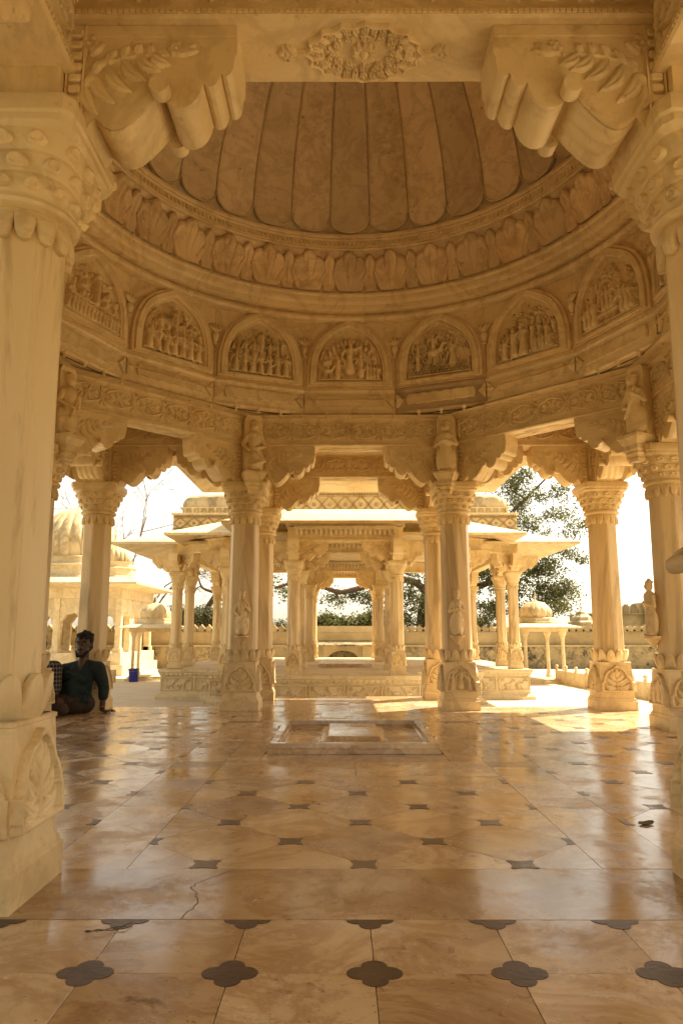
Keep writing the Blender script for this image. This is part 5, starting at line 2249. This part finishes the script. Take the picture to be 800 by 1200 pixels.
mb.build('tower', M['dirty'], tw, smooth=None)
finial(tw, 2.02, 0.45, M['ext'])


# ---- trees
def jit(v, s):
    return Vector((v[0] + rnd.gauss(0, s), v[1] + rnd.gauss(0, s), v[2] + rnd.gauss(0, s)))


def limb(mb, a, b, r0, r1, n=7, sag=0.12, seg=8):
    a, b = Vector(a), Vector(b)
    L = (b - a).length
    off = Vector((rnd.gauss(0, 1), rnd.gauss(0, 1), rnd.gauss(0, 0.6))) * L * sag
    pts = []
    for i in range(seg + 1):
        t = i / seg
        p = a.lerp(b, t) + off * math.sin(PI * t) + jit((0, 0, 0), L * 0.012)
        pts.append(p)
    mb.tube(pts, [r0 + (r1 - r0) * i / seg for i in range(seg + 1)], n)
    return pts


def leaves(mb, c, R, n, size):
    for _ in range(n):
        while True:
            p = Vector((rnd.uniform(-1, 1), rnd.uniform(-1, 1), rnd.uniform(-1, 1)))
            if p.length <= 1:
                break
        p = Vector(c) + Vector((p.x * R[0], p.y * R[1], p.z * R[2]))
        d = Vector((rnd.gauss(0, 1), rnd.gauss(0, 1), rnd.gauss(-0.3, 0.7))).normalized()
        w = d.cross(Vector((rnd.gauss(0, 1), rnd.gauss(0, 1), rnd.gauss(0, 1)))).normalized()
        s = size * rnd.uniform(0.6, 1.3)
        nrm = d.cross(w)
        mid = p + d * s * 0.5 + nrm * s * 0.10
        mb.add([p, mid + w * s * 0.28, p + d * s, mid - w * s * 0.28], [(0, 1, 2), (0, 2, 3)])


def tree(name, label, cat, base, paths, clumps, leafmat_, size, group=None, extra_twigs=2, bark='bark'):
    t = thing(name, label, cat, base, 0, group)
    b = Vector(base)
    mb = MB()
    nodes = []
    for pts, r0, r1 in paths:
        P = [Vector(p) - b for p in pts]
        # resample smoothly
        out = []
        for i in range(len(P) - 1):
            for k in range(4):
                out.append(P[i].lerp(P[i + 1], k / 4))
        out.append(P[-1])
        for _ in range(2):
            out = [out[0]] + [(out[i - 1] + out[i] * 2 + out[i + 1]) / 4 for i in range(1, len(out) - 1)] + [out[-1]]
        n = len(out)
        mb.tube(out, [r0 + (r1 - r0) * i / (n - 1) for i in range(n)], 9)
        nodes += [(p, r0 + (r1 - r0) * i / (n - 1)) for i, p in enumerate(out)]
    fol = MB()
    for c, R, n in clumps:
        c = Vector(c) - b
        near = min(nodes, key=lambda q: (q[0] - c).length)
        ps = limb(mb, near[0], c, min(near[1] * 0.6, 0.06), 0.014, 6)
        nodes += [(p, 0.03) for p in ps[3:]]
        for k in range(extra_twigs):
            e = c + Vector((rnd.uniform(-1, 1) * R[0], rnd.uniform(-1, 1) * R[1], rnd.uniform(-1, 1) * R[2]))
            limb(mb, ps[rnd.randint(4, 8)], e, 0.014, 0.005, 4, 0.1, 4)
        # leaves gather in small sprays inside the clump
        n = int(n * 6.5)
        k = max(4, n // 30)
        for _ in range(k):
            q = c + Vector((rnd.gauss(0, 0.5) * R[0], rnd.gauss(0, 0.5) * R[1], rnd.gauss(0, 0.5) * R[2]))
            sr = rnd.uniform(0.18, 0.38)
            leaves(fol, q, (sr * 1.2, sr * 1.2, sr * 0.8), n // k, size)
    mb.build('trunk', M[bark], t, smooth=60)
    if fol.V:
        o = fol.build('crown', M[leafmat_], t, smooth=None)
        stuff(o)
    return t


TY = 22.5
base = at(500, 770, TY); base.z = GZ
P1 = [base, at(498, 725, TY), at(503, 690, TY), at(515, 655, TY), at(530, 610, TY)]
P2 = [at(502, 700, TY), at(490, 683, TY - .3), at(462, 676, TY - .6), at(440, 684, TY - .9), at(418, 690, TY - 1.0), at(398, 695, TY - 1.1), at(376, 687, TY - 1.2), at(350, 680, TY - 1.3), at(322, 689, TY - 1.4)]
P3 = [at(503, 695, TY), at(540, 694, TY), at(565, 686, TY), at(588, 676, TY - .4), at(612, 660, TY - .6), at(650, 640, TY - .8)]
P4 = [at(515, 655, TY), at(560, 640, TY), at(600, 600, TY), at(640, 560, TY)]
P5 = [at(462, 676, TY - .6), at(440, 660, TY - .4), at(415, 655, TY - .4)]
cl = []
for x, y, rx, rz, n in [(480, 700, .7, .6, 200), (488, 660, .6, .6, 200), (500, 725, .5, .4, 140), (430, 665, .6, .3, 130), (455, 660, .6, .4, 150), (405, 660, .4, .25, 70),
                        (560, 660, .7, .7, 300), (548, 700, .5, .5, 180), (575, 715, .6, .3, 180), (600, 690, .7, .6, 260), (640, 695, .6, .5, 220), (665, 690, .4, .4, 90),
                        (612, 650, .6, .5, 180), (640, 640, .6, .5, 150), (660, 645, .4, .35, 80), (672, 620, .35, .3, 60), (618, 615, .5, .4, 120), (600, 575, .45, .4, 130), (585, 555, .4, .3, 100),
                        (610, 560, .4, .4, 100), (632, 580, .35, .3, 60), (645, 605, .4, .3, 60), (570, 600, .5, .5, 150), (665, 600, .3, .2, 30), (676, 655, .25, .25, 40), (640, 545, .3, .25, 50), (620, 530, .4, .3, 80),
                        (392, 700, .35, .25, 70), (415, 697, .35, .2, 60), (436, 700, .4, .25, 90), (440, 715, .3, .3, 60), (690, 610, .3, .25, 40), (600, 640, .6, .5, 150), (640, 665, .6, .4, 150), (612, 590, .5, .4, 110), (590, 610, .5, .4, 120), (655, 700, .5, .4, 130), (575, 680, .6, .5, 160), (655, 575, .35, .3, 60), (590, 630, .5, .4, 120), (625, 670, .5, .4, 150), (330, 692, .35, .25, 40), (318, 680, .25, .3, 30), (345, 700, .25, .2, 25), (560, 730, .6, .3, 200), (620, 718, .5, .3, 160), (655, 712, .4, .3, 90)]:
    cl.append((at(x, y, TY + rnd.uniform(-1.2, 1.0)), (rx, rx, rz), n))
tree('leafy_tree', 'large spreading tree with leafy sprays behind the wall right of centre', 'tree', base,
     [(P1, 0.42, 0.16), (P2, 0.15, 0.05), (P3, 0.17, 0.05), (P4, 0.13, 0.03), (P5, 0.06, 0.02)], cl, 'leaf', 0.105)
# bushes beyond the wall, seen between the columns
base = at(400, 742, 21.4); base.z = GZ
cl = [(at(x, y, 21.4 + rnd.uniform(-.5, .5)), (.45, .5, .22), 170) for x, y in ((378, 729), (392, 731), (430, 726), (452, 720), (470, 726), (410, 733), (440, 731))]
tree('wall_shrub', 'low dark shrubs rising over the gate house parapet', 'shrub', base, [([base, at(400, 738, 21.4)], 0.06, 0.03)], cl, 'leaf', 0.11)
base = at(405, 790, 20.6); base.z = GZ
cl = [(at(x, y, 20.6 + rnd.uniform(-.3, .3)), (.35, .35, .25), 300) for x, y in ((385, 775), (405, 768), (425, 775), (405, 780))]
tree('garden_shrub', 'round dusty shrub seen through the arch of the gate house', 'shrub', base, [([base, at(405, 770, 20.6)], 0.05, 0.02)], cl, 'bush', 0.09)
# left: bare tree with a curved bough
LY = 21.0
base = at(214, 790, LY); base.z = GZ
Q1 = [base, at(214, 745, LY), at(222, 731, LY), at(237, 724, LY), at(243, 712, LY), at(251, 700, LY), at(258, 684, LY), at(266, 664, LY), at(272, 640, LY)]
Q2 = [at(252, 699, LY), at(266, 705, LY), at(282, 712, LY)]
Q3 = [at(251, 694, LY), at(241, 691, LY), at(236, 688, LY), at(232, 676, LY), at(226, 664, LY)]
Q4 = [at(258, 684, LY), at(246, 670, LY), at(238, 655, LY)]
tree('bare_tree', 'leafless tree with a dark curved bough left behind the plinth pavilion', 'tree', base, [(Q1, 0.17, 0.05), (Q2, 0.07, 0.04), (Q3, 0.06, 0.02), (Q4, 0.03, 0.01)],
     [(at(x, y, LY), (.5, .5, .4), 0) for x, y in ((225, 660), (240, 650), (258, 650), (275, 690), (230, 690))], 'bush', 0.06, None, 7)
base = at(245, 745, 20.8); base.z = GZ
cl = [(at(x, y, 20.9 + rnd.uniform(-.4, .6)), (.4, .4, .25), 190) for x, y in ((222, 728), (236, 722), (250, 720), (262, 726), (245, 732), (212, 720), (330, 738))]
tree('dusty_bush', 'grey green bush over the wall below the bare bough', 'bush', base, [([base, at(245, 735, 20.8)], 0.05, 0.02)], cl, 'bush', 0.09)


def twig_tree(label, base, top, spread, n, seed):
    rr = random.Random(seed)
    t = thing('twiggy_tree', label, 'tree', base, 0, 'bare twiggy trees')
    mb = MB()
    b = Vector(base)

    def rec(p, d, L, r, depth):
        q = p + d * L
        mid = p.lerp(q, 0.5) + Vector((rr.gauss(0, 1), rr.gauss(0, 1), rr.gauss(0, 1))) * L * 0.06
        mb.tube([p, mid, q], [r, r * 0.85, r * 0.7], 5)
        if depth == 0:
            return
        for _ in range(3 if depth > 1 else 2):
            nd = (d + Vector((rr.gauss(0, 1), rr.gauss(0, 1), rr.gauss(0.15, 0.8))) * spread).normalized()
            rec(p.lerp(q, rr.uniform(0.5, 1.0)), nd, L * rr.uniform(0.55, 0.8), max(0.008, r * 0.6), depth - 1)
    tp = Vector(top) - b
    rec(Vector((0, 0, 0)), tp.normalized(), tp.length, 0.055, 5)
    mb.build('trunk', M['twig'], t, smooth=60)


b0 = at(152, 760, 26); b0.z = GZ
twig_tree('leafless twiggy tree rising behind the hall at left', b0, at(152, 668, 26), 0.55, 5, 4)
b0 = at(180, 760, 23); b0.z = GZ
twig_tree('thin leafless tree beside the left eave of the plinth pavilion', b0, at(182, 700, 23), 0.6, 5, 9)

# ================================================================== people
def person_teal():
    x, y = -2.66, 2.46
    p = thing('person', 'man in a dark teal shirt sitting against the left corner column, hand on the floor', 'person', (x, y, 0.0), 0.0)
    # origin: seat on the floor; viewer at -y; his left is +x
    pelvis = (-0.24, 0.0, 0.10)
    chest = (-0.19, 0.03, 0.40)
    neck = (-0.165, 0.02, 0.545)
    head = (-0.165, -0.015, 0.70)
    HS = 1.12
    shl, shr = (-0.015, 0.03, 0.455), (-0.355, 0.02, 0.435)
    ell_, wl_ = (0.035, 0.10, 0.245), (0.045, 0.05, 0.035)
    elr, wr_ = (-0.44, -0.06, 0.24), (-0.34, -0.24, 0.17)
    skin = [(pelvis, chest, 0.12, 0.125), (chest, neck, 0.10, 0.052), (neck, (head[0], head[1] + 0.02, head[2] - 0.05), 0.050, 0.052),
            (shl, ell_, 0.050, 0.040), (ell_, wl_, 0.038, 0.027), (shr, elr, 0.050, 0.040), (elr, wr_, 0.038, 0.026),
            (pelvis, (-0.48, -0.20, 0.11), 0.085, 0.060), ((-0.48, -0.20, 0.10), (-0.20, -0.36, 0.06), 0.055, 0.036), (pelvis, (-0.50, 0.02, 0.10), 0.085, 0.06), ((-0.50, 0.02, 0.09), (-0.62, -0.25, 0.06), 0.05, 0.035),
            (wl_, (0.075, 0.02, 0.020), 0.026, 0.020), (wr_, (-0.30, -0.29, 0.16), 0.026, 0.022)]
    # left hand flat on the floor: palm, four fingers and a thumb
    palm = Vector((0.085, 0.01, 0.020))
    for k, (a, L) in enumerate(((0.50, 0.070), (0.22, 0.082), (-0.06, 0.080), (-0.36, 0.062))):
        d = Vector((math.cos(a), math.sin(a) - 0.25, 0)).normalized()
        s0 = palm + d * 0.03 + Vector((0, (1.5 - k) * 0.017, 0))
        kn = s0 + d * L * 0.5 + Vector((0, 0, 0.010))
        skin += [(palm, s0, 0.018, 0.011), (s0, kn, 0.0105, 0.009), (kn, s0 + d * L + Vector((0, 0, -0.010)), 0.009, 0.0075)]
    skin += [(palm + Vector((-0.01, -0.02, 0)), palm + Vector((0.015, -0.055, -0.004)), 0.013, 0.010), (palm + Vector((0.015, -0.055, -0.004)), palm + Vector((0.04, -0.068, -0.008)), 0.010, 0.008)]
    # right hand resting on the thigh
    pr_ = Vector((-0.30, -0.29, 0.165))
    for k in range(4):
        d = Vector((0.55, -0.6 + 0.16 * k, -0.35)).normalized()
        s0 = pr_ + d * 0.03 + Vector((0.012 * k - 0.018, 0.012 * k - 0.015, 0))
        skin += [(pr_, s0, 0.018, 0.011), (s0, s0 + d * 0.035, 0.0105, 0.009), (s0 + d * 0.035, s0 + d * 0.06 + Vector((0, 0, -0.018)), 0.009, 0.007)]
    skin += [(pr_, pr_ + Vector((0.045, 0.02, 0.0)), 0.014, 0.009)]
    hx, hy, hz = head
    tilt = Matrix.Rotation(rad(-8), 4, 'Y')
    els = [((hx, hy + 0.012, hz + 0.025), (0.073, 0.090, 0.090), tilt), ((hx, hy - 0.018, hz - 0.040), (0.058, 0.066, 0.070), tilt), ((hx, hy - 0.070, hz - 0.085), (0.026, 0.020, 0.020), tilt),
           ((hx, hy - 0.092, hz - 0.010), (0.013, 0.018, 0.026), tilt), ((hx, hy - 0.096, hz - 0.022), (0.018, 0.014, 0.011), tilt),
           ((hx + 0.075, hy + 0.015, hz - 0.008), (0.010, 0.020, 0.030), tilt), ((hx - 0.075, hy + 0.015, hz - 0.008), (0.010, 0.020, 0.030), tilt),
           ((hx - 0.03, hy - 0.074, hz + 0.028), (0.026, 0.010, 0.008), tilt), ((hx + 0.03, hy - 0.074, hz + 0.028), (0.026, 0.010, 0.008), tilt),
           ((hx, hy - 0.084, hz - 0.056), (0.024, 0.012, 0.007), tilt), ((hx, hy - 0.082, hz - 0.068), (0.020, 0.012, 0.007), tilt)]
    skin.append(((-0.165, -0.085, 0.405), (-0.165, -0.035, 0.545), 0.020, 0.040))
    hc = Vector(head)
    els = [(tuple(hc + (Vector(c) - hc) * HS), tuple(Vector(q) * HS), *e) for c, q, *e in els]
    blob('body', skin, 0.0075, M['skin'], p, smooth=3, ells=els)
    # face
    S_ = lambda p_: tuple(hc + (Vector(p_) - hc) * HS)
    for s in (-1, 1):
        mb = MB()
        mb.ell(S_((hx + s * 0.030, hy - 0.082, hz + 0.010)), (0.013, 0.008, 0.008), 10, 8)
        e = mb.build('eye', M['eye'], p)
        mb = MB()
        mb.ell(S_((hx + s * 0.030, hy - 0.089, hz + 0.009)), (0.006, 0.003, 0.006), 8, 6)
        mb.build('iris', M['dark'], e)
        mb = MB()
        mb.tube([S_((hx + s * 0.012, hy - 0.092, hz + 0.030)), S_((hx + s * 0.030, hy - 0.092, hz + 0.036)), S_((hx + s * 0.050, hy - 0.080, hz + 0.030))], [0.003, 0.005, 0.002], 6)
        mb.build('eyebrow', M['hair'], p)
    # hair, beard and moustache
    hair_e = [((hx, hy + 0.032, hz + 0.050), (0.080, 0.086, 0.078)), ((hx, hy + 0.06, hz + 0.0), (0.068, 0.055, 0.072)), ((hx + 0.067, hy + 0.008, hz + 0.040), (0.014, 0.030, 0.042)), ((hx - 0.067, hy + 0.008, hz + 0.040), (0.014, 0.030, 0.042))]
    for k in range(46):
        a = rnd.uniform(0, 2 * PI)
        q = math.sqrt(rnd.random())
        hair_e.append(((hx + 0.012 + 0.070 * q * math.cos(a), hy + 0.0 + 0.075 * q * math.sin(a), hz + 0.112 - 0.035 * q * q + rnd.uniform(-0.008, 0.018)), (rnd.uniform(0.016, 0.026), rnd.uniform(0.016, 0.026), rnd.uniform(0.014, 0.024))))
    hair_e = [(S_(c), tuple(Vector(q) * HS)) for c, q in hair_e]
    blob('hair', [], 0.006, M['hair'], p, smooth=4, ells=hair_e)
    beard = [((hx - 0.055, hy - 0.03, hz - 0.055), (hx - 0.03, hy - 0.076, hz - 0.098), 0.012, 0.014), ((hx + 0.055, hy - 0.03, hz - 0.055), (hx + 0.03, hy - 0.076, hz - 0.098), 0.012, 0.014), ((hx - 0.03, hy - 0.078, hz - 0.098), (hx + 0.03, hy - 0.078, hz - 0.098), 0.014, 0.014),
                   ((hx - 0.026, hy - 0.090, hz - 0.044), (hx, hy - 0.100, hz - 0.040), 0.005, 0.006), ((hx + 0.026, hy - 0.090, hz - 0.044), (hx, hy - 0.100, hz - 0.040), 0.005, 0.006)]
    blob('beard', [(S_(a_), S_(b_), r0 * HS, r1 * HS) for a_, b_, r0, r1 in beard], 0.004, M['hair'], p, smooth=2)
    # shirt with sleeves, hem over the hips, open collar
    sh = [(pelvis, (-0.215, 0.02, 0.25), 0.150, 0.148), ((-0.215, 0.02, 0.25), chest, 0.146, 0.140), (shl, (-0.165, 0.02, 0.50), 0.070, 0.062), (shr, (-0.165, 0.02, 0.50), 0.070, 0.062), (chest, (-0.175, 0.025, 0.47), 0.13, 0.085),
          (shl, (0.022, 0.07, 0.33), 0.078, 0.066), ((0.022, 0.07, 0.33), ell_, 0.066, 0.058), (ell_, (0.040, 0.078, 0.165), 0.058, 0.052), (shr, elr, 0.078, 0.060), (elr, (-0.40, -0.14, 0.21), 0.060, 0.050),
          ((-0.29, -0.02, 0.16), (-0.14, 0.0, 0.15), 0.10, 0.09), ((-0.23, -0.09, 0.12), (-0.22, -0.10, 0.30), 0.075, 0.070)]
    for k in range(9):                                        # soft folds
        t = k / 8
        sh.append(((-0.33 + 0.05 * t, -0.115 - 0.02 * math.sin(k), 0.16 + 0.26 * t), (-0.08 + 0.03 * math.cos(k * 2), -0.11 - 0.015 * math.cos(k * 1.7), 0.12 + 0.24 * t), 0.020, 0.016))
    for k in range(4):
        sh.append(((0.0 + 0.01 * k, 0.0 + 0.012 * k, 0.40 - 0.05 * k), (0.07, 0.05 + 0.01 * k, 0.36 - 0.045 * k), 0.022, 0.018))
    so = blob('shirt', sh, 0.009, M['teal'], p, smooth=3)
    mb = MB()
    for s in (-1, 1):
        mb.add([(-0.165 + s * 0.012, -0.105, 0.455), (-0.165 + s * 0.062, -0.045, 0.535), (-0.165 + s * 0.080, -0.055, 0.500), (-0.165 + s * 0.040, -0.108, 0.440)], [(0, 1, 2, 3)])
    mb.build('collar', M['teal'], so, smooth=None)
    tr = [((-0.20, -0.06, 0.10), (-0.46, -0.24, 0.115), 0.112, 0.090), (pelvis, (-0.48, -0.20, 0.115), 0.118, 0.088), ((-0.48, -0.20, 0.105), (-0.22, -0.35, 0.070), 0.082, 0.058), (pelvis, (-0.50, 0.02, 0.11), 0.12, 0.092), ((-0.50, 0.02, 0.10), (-0.60, -0.22, 0.07), 0.085, 0.062), ((-0.30, -0.02, 0.10), (-0.12, 0.0, 0.095), 0.12, 0.10)]
    for k in range(5):
        tr.append(((-0.40 + 0.05 * k, -0.27, 0.10 + 0.01 * k), (-0.37 + 0.05 * k, -0.12, 0.165), 0.018, 0.014))
    blob('trousers', tr, 0.010, M['trouser'], p, smooth=3)
    mb = MB()
    mb.tube([(0.045 + 0.031 * math.cos(a), 0.055 + 0.031 * math.sin(a), 0.062 + 0.006 * math.cos(a)) for a in np.linspace(0, 2 * PI, 17)], [0.005] * 17, 6)
    mb.build('bracelet', M['steel'], p)
    return p


person_teal()


def person_plaid():
    p = thing('person', 'person in a black and white plaid shirt half hidden by the near left column', 'person', (-3.19, 2.24, 0.0), rad(0))
    hx, hy, hz = -0.06, 0.03, 0.74
    skin = [((0, 0.0, 0.10), (0.0, 0.0, 0.42), 0.12, 0.125), ((0, 0, 0.42), (hx, hy, hz - 0.1), 0.09, 0.05), ((0.15, 0, 0.47), (0.17, -0.03, 0.26), 0.05, 0.04), ((0.17, -0.03, 0.26), (0.10, -0.20, 0.16), 0.036, 0.026),
            ((-0.17, 0, 0.47), (-0.22, -0.06, 0.26), 0.05, 0.04), ((-0.22, -0.06, 0.26), (-0.14, -0.24, 0.20), 0.036, 0.026), ((0.08, 0, 0.1), (0.0, -0.40, 0.12), 0.085, 0.06), ((0.0, -0.40, 0.12), (-0.25, -0.32, 0.06), 0.055, 0.035),
            ((-0.08, 0, 0.1), (-0.36, -0.28, 0.12), 0.085, 0.06), ((-0.36, -0.28, 0.11), (-0.08, -0.42, 0.06), 0.055, 0.035)]
    for bx, by, bz, sx in ((0.09, -0.22, 0.155, -1), (-0.13, -0.26, 0.195, 1)):
        pa = Vector((bx, by, bz))
        for k in range(4):
            d = Vector((sx * 0.5, -0.7 + 0.1 * k, -0.3)).normalized()
            s0 = pa + d * 0.03 + Vector((0.016 * (k - 1.5), 0.006 * k, 0))
            skin += [(pa, s0, 0.018, 0.011), (s0, s0 + d * 0.035, 0.010, 0.009), (s0 + d * 0.035, s0 + d * 0.06 + Vector((0, 0, -0.015)), 0.009, 0.007)]
        skin.append((pa, pa + Vector((-sx * 0.03, -0.035, 0.0)), 0.013, 0.009))
    els = [((hx, hy, hz + 0.02), (0.073, 0.090, 0.090)), ((hx - 0.01, hy - 0.03, hz - 0.04), (0.058, 0.062, 0.068)), ((hx - 0.01, hy - 0.095, hz - 0.012), (0.013, 0.016, 0.024)), ((hx + 0.074, hy + 0.01, hz - 0.005), (0.010, 0.020, 0.028)), ((hx - 0.074, hy + 0.01, hz - 0.005), (0.010, 0.020, 0.028)), ((hx, hy - 0.082, hz - 0.058), (0.022, 0.012, 0.008))]
    blob('body', skin, 0.009, M['skin'], p, smooth=3, ells=els)
    blob('hair', [], 0.007, M['hair'], p, smooth=2, ells=[((hx, hy + 0.03, hz + 0.045), (0.086, 0.090, 0.085)), ((hx, hy - 0.03, hz + 0.09), (0.070, 0.060, 0.035)), ((hx + 0.04, hy + 0.05, hz - 0.03), (0.045, 0.05, 0.06))])
    sh = [((0, 0.0, 0.08), (0, 0, 0.25), 0.155, 0.150), ((0, 0, 0.25), (0, 0, 0.42), 0.148, 0.142), ((0.15, 0, 0.475), (-0.17, 0, 0.475), 0.075, 0.075), ((0, 0, 0.42), (-0.02, 0.01, 0.52), 0.12, 0.075),
          ((0.15, 0, 0.47), (0.175, -0.02, 0.27), 0.078, 0.064), ((0.175, -0.02, 0.27), (0.13, -0.14, 0.20), 0.060, 0.048), ((-0.17, 0, 0.47), (-0.22, -0.06, 0.26), 0.078, 0.062), ((-0.22, -0.06, 0.26), (-0.17, -0.17, 0.22), 0.06, 0.048),
          ((0.10, 0.0, 0.05), (0.14, 0.0, 0.20), 0.06, 0.07)]
    blob('shirt', sh, 0.010, M['plaid'], p, smooth=3)
    blob('trousers', [((0.08, 0, 0.11), (0.0, -0.38, 0.13), 0.115, 0.085), ((0.0, -0.38, 0.12), (-0.23, -0.32, 0.07), 0.078, 0.055), ((-0.08, 0, 0.11), (-0.35, -0.27, 0.13), 0.115, 0.085), ((-0.35, -0.27, 0.12), (-0.10, -0.41, 0.07), 0.078, 0.055), ((0.1, 0, 0.10), (-0.1, 0, 0.10), 0.12, 0.12)], 0.010, M['trouser'], p, smooth=3)
    return p


person_plaid()

# ================================================================== small things on the floor
lf = MB()
lf.grid(lambda u, v: ((u - 0.5) * 0.085, (v - 0.5) * 0.055 * (1 - (2 * u - 1) ** 2) ** 0.6, 0.003 + 0.007 * (2 * u - 1) ** 2 * (1 if u > 0.5 else 0.3) + 0.004 * (2 * v - 1) ** 2 * (1 - (2 * u - 1) ** 2) + 0.002 * math.sin(9 * u + 5 * v)), 12, 6)
o = lf.build('dry_leaf', M['dryleaf'], None, (1.25, -2.04, 0.0005), 0.5, smooth=60)
tag(o, 'small curled dry leaf lying on the polished floor at right', 'leaf')
mb = MB()
p = [(-0.68, -3.16), (-0.695, -3.19), (-0.71, -3.205), (-0.735, -3.212), (-0.76, -3.222), (-0.785, -3.225)]
mb.tube([(x + 0.7, y + 3.2, 0.004 + 0.004 * math.sin(i * 2)) for i, (x, y) in enumerate(p)], [0.0013] * 6, 5)
mb.tube([(0.012, 0.01, 0.005), (-0.02, 0.005, 0.004), (-0.05, -0.02, 0.004), (-0.08, -0.022, 0.004)], [0.0010, 0.0012, 0.0012, 0.0008], 5)
mb.ell((-0.085, -0.026, 0.005), (0.010, 0.006, 0.003), 8, 6)
o = mb.build('twig', M['bark'], None, (-0.70, -3.20, 0.002))
tag(o, 'thin brown twig with a dry tip lying by the slate inlay at left', 'twig')
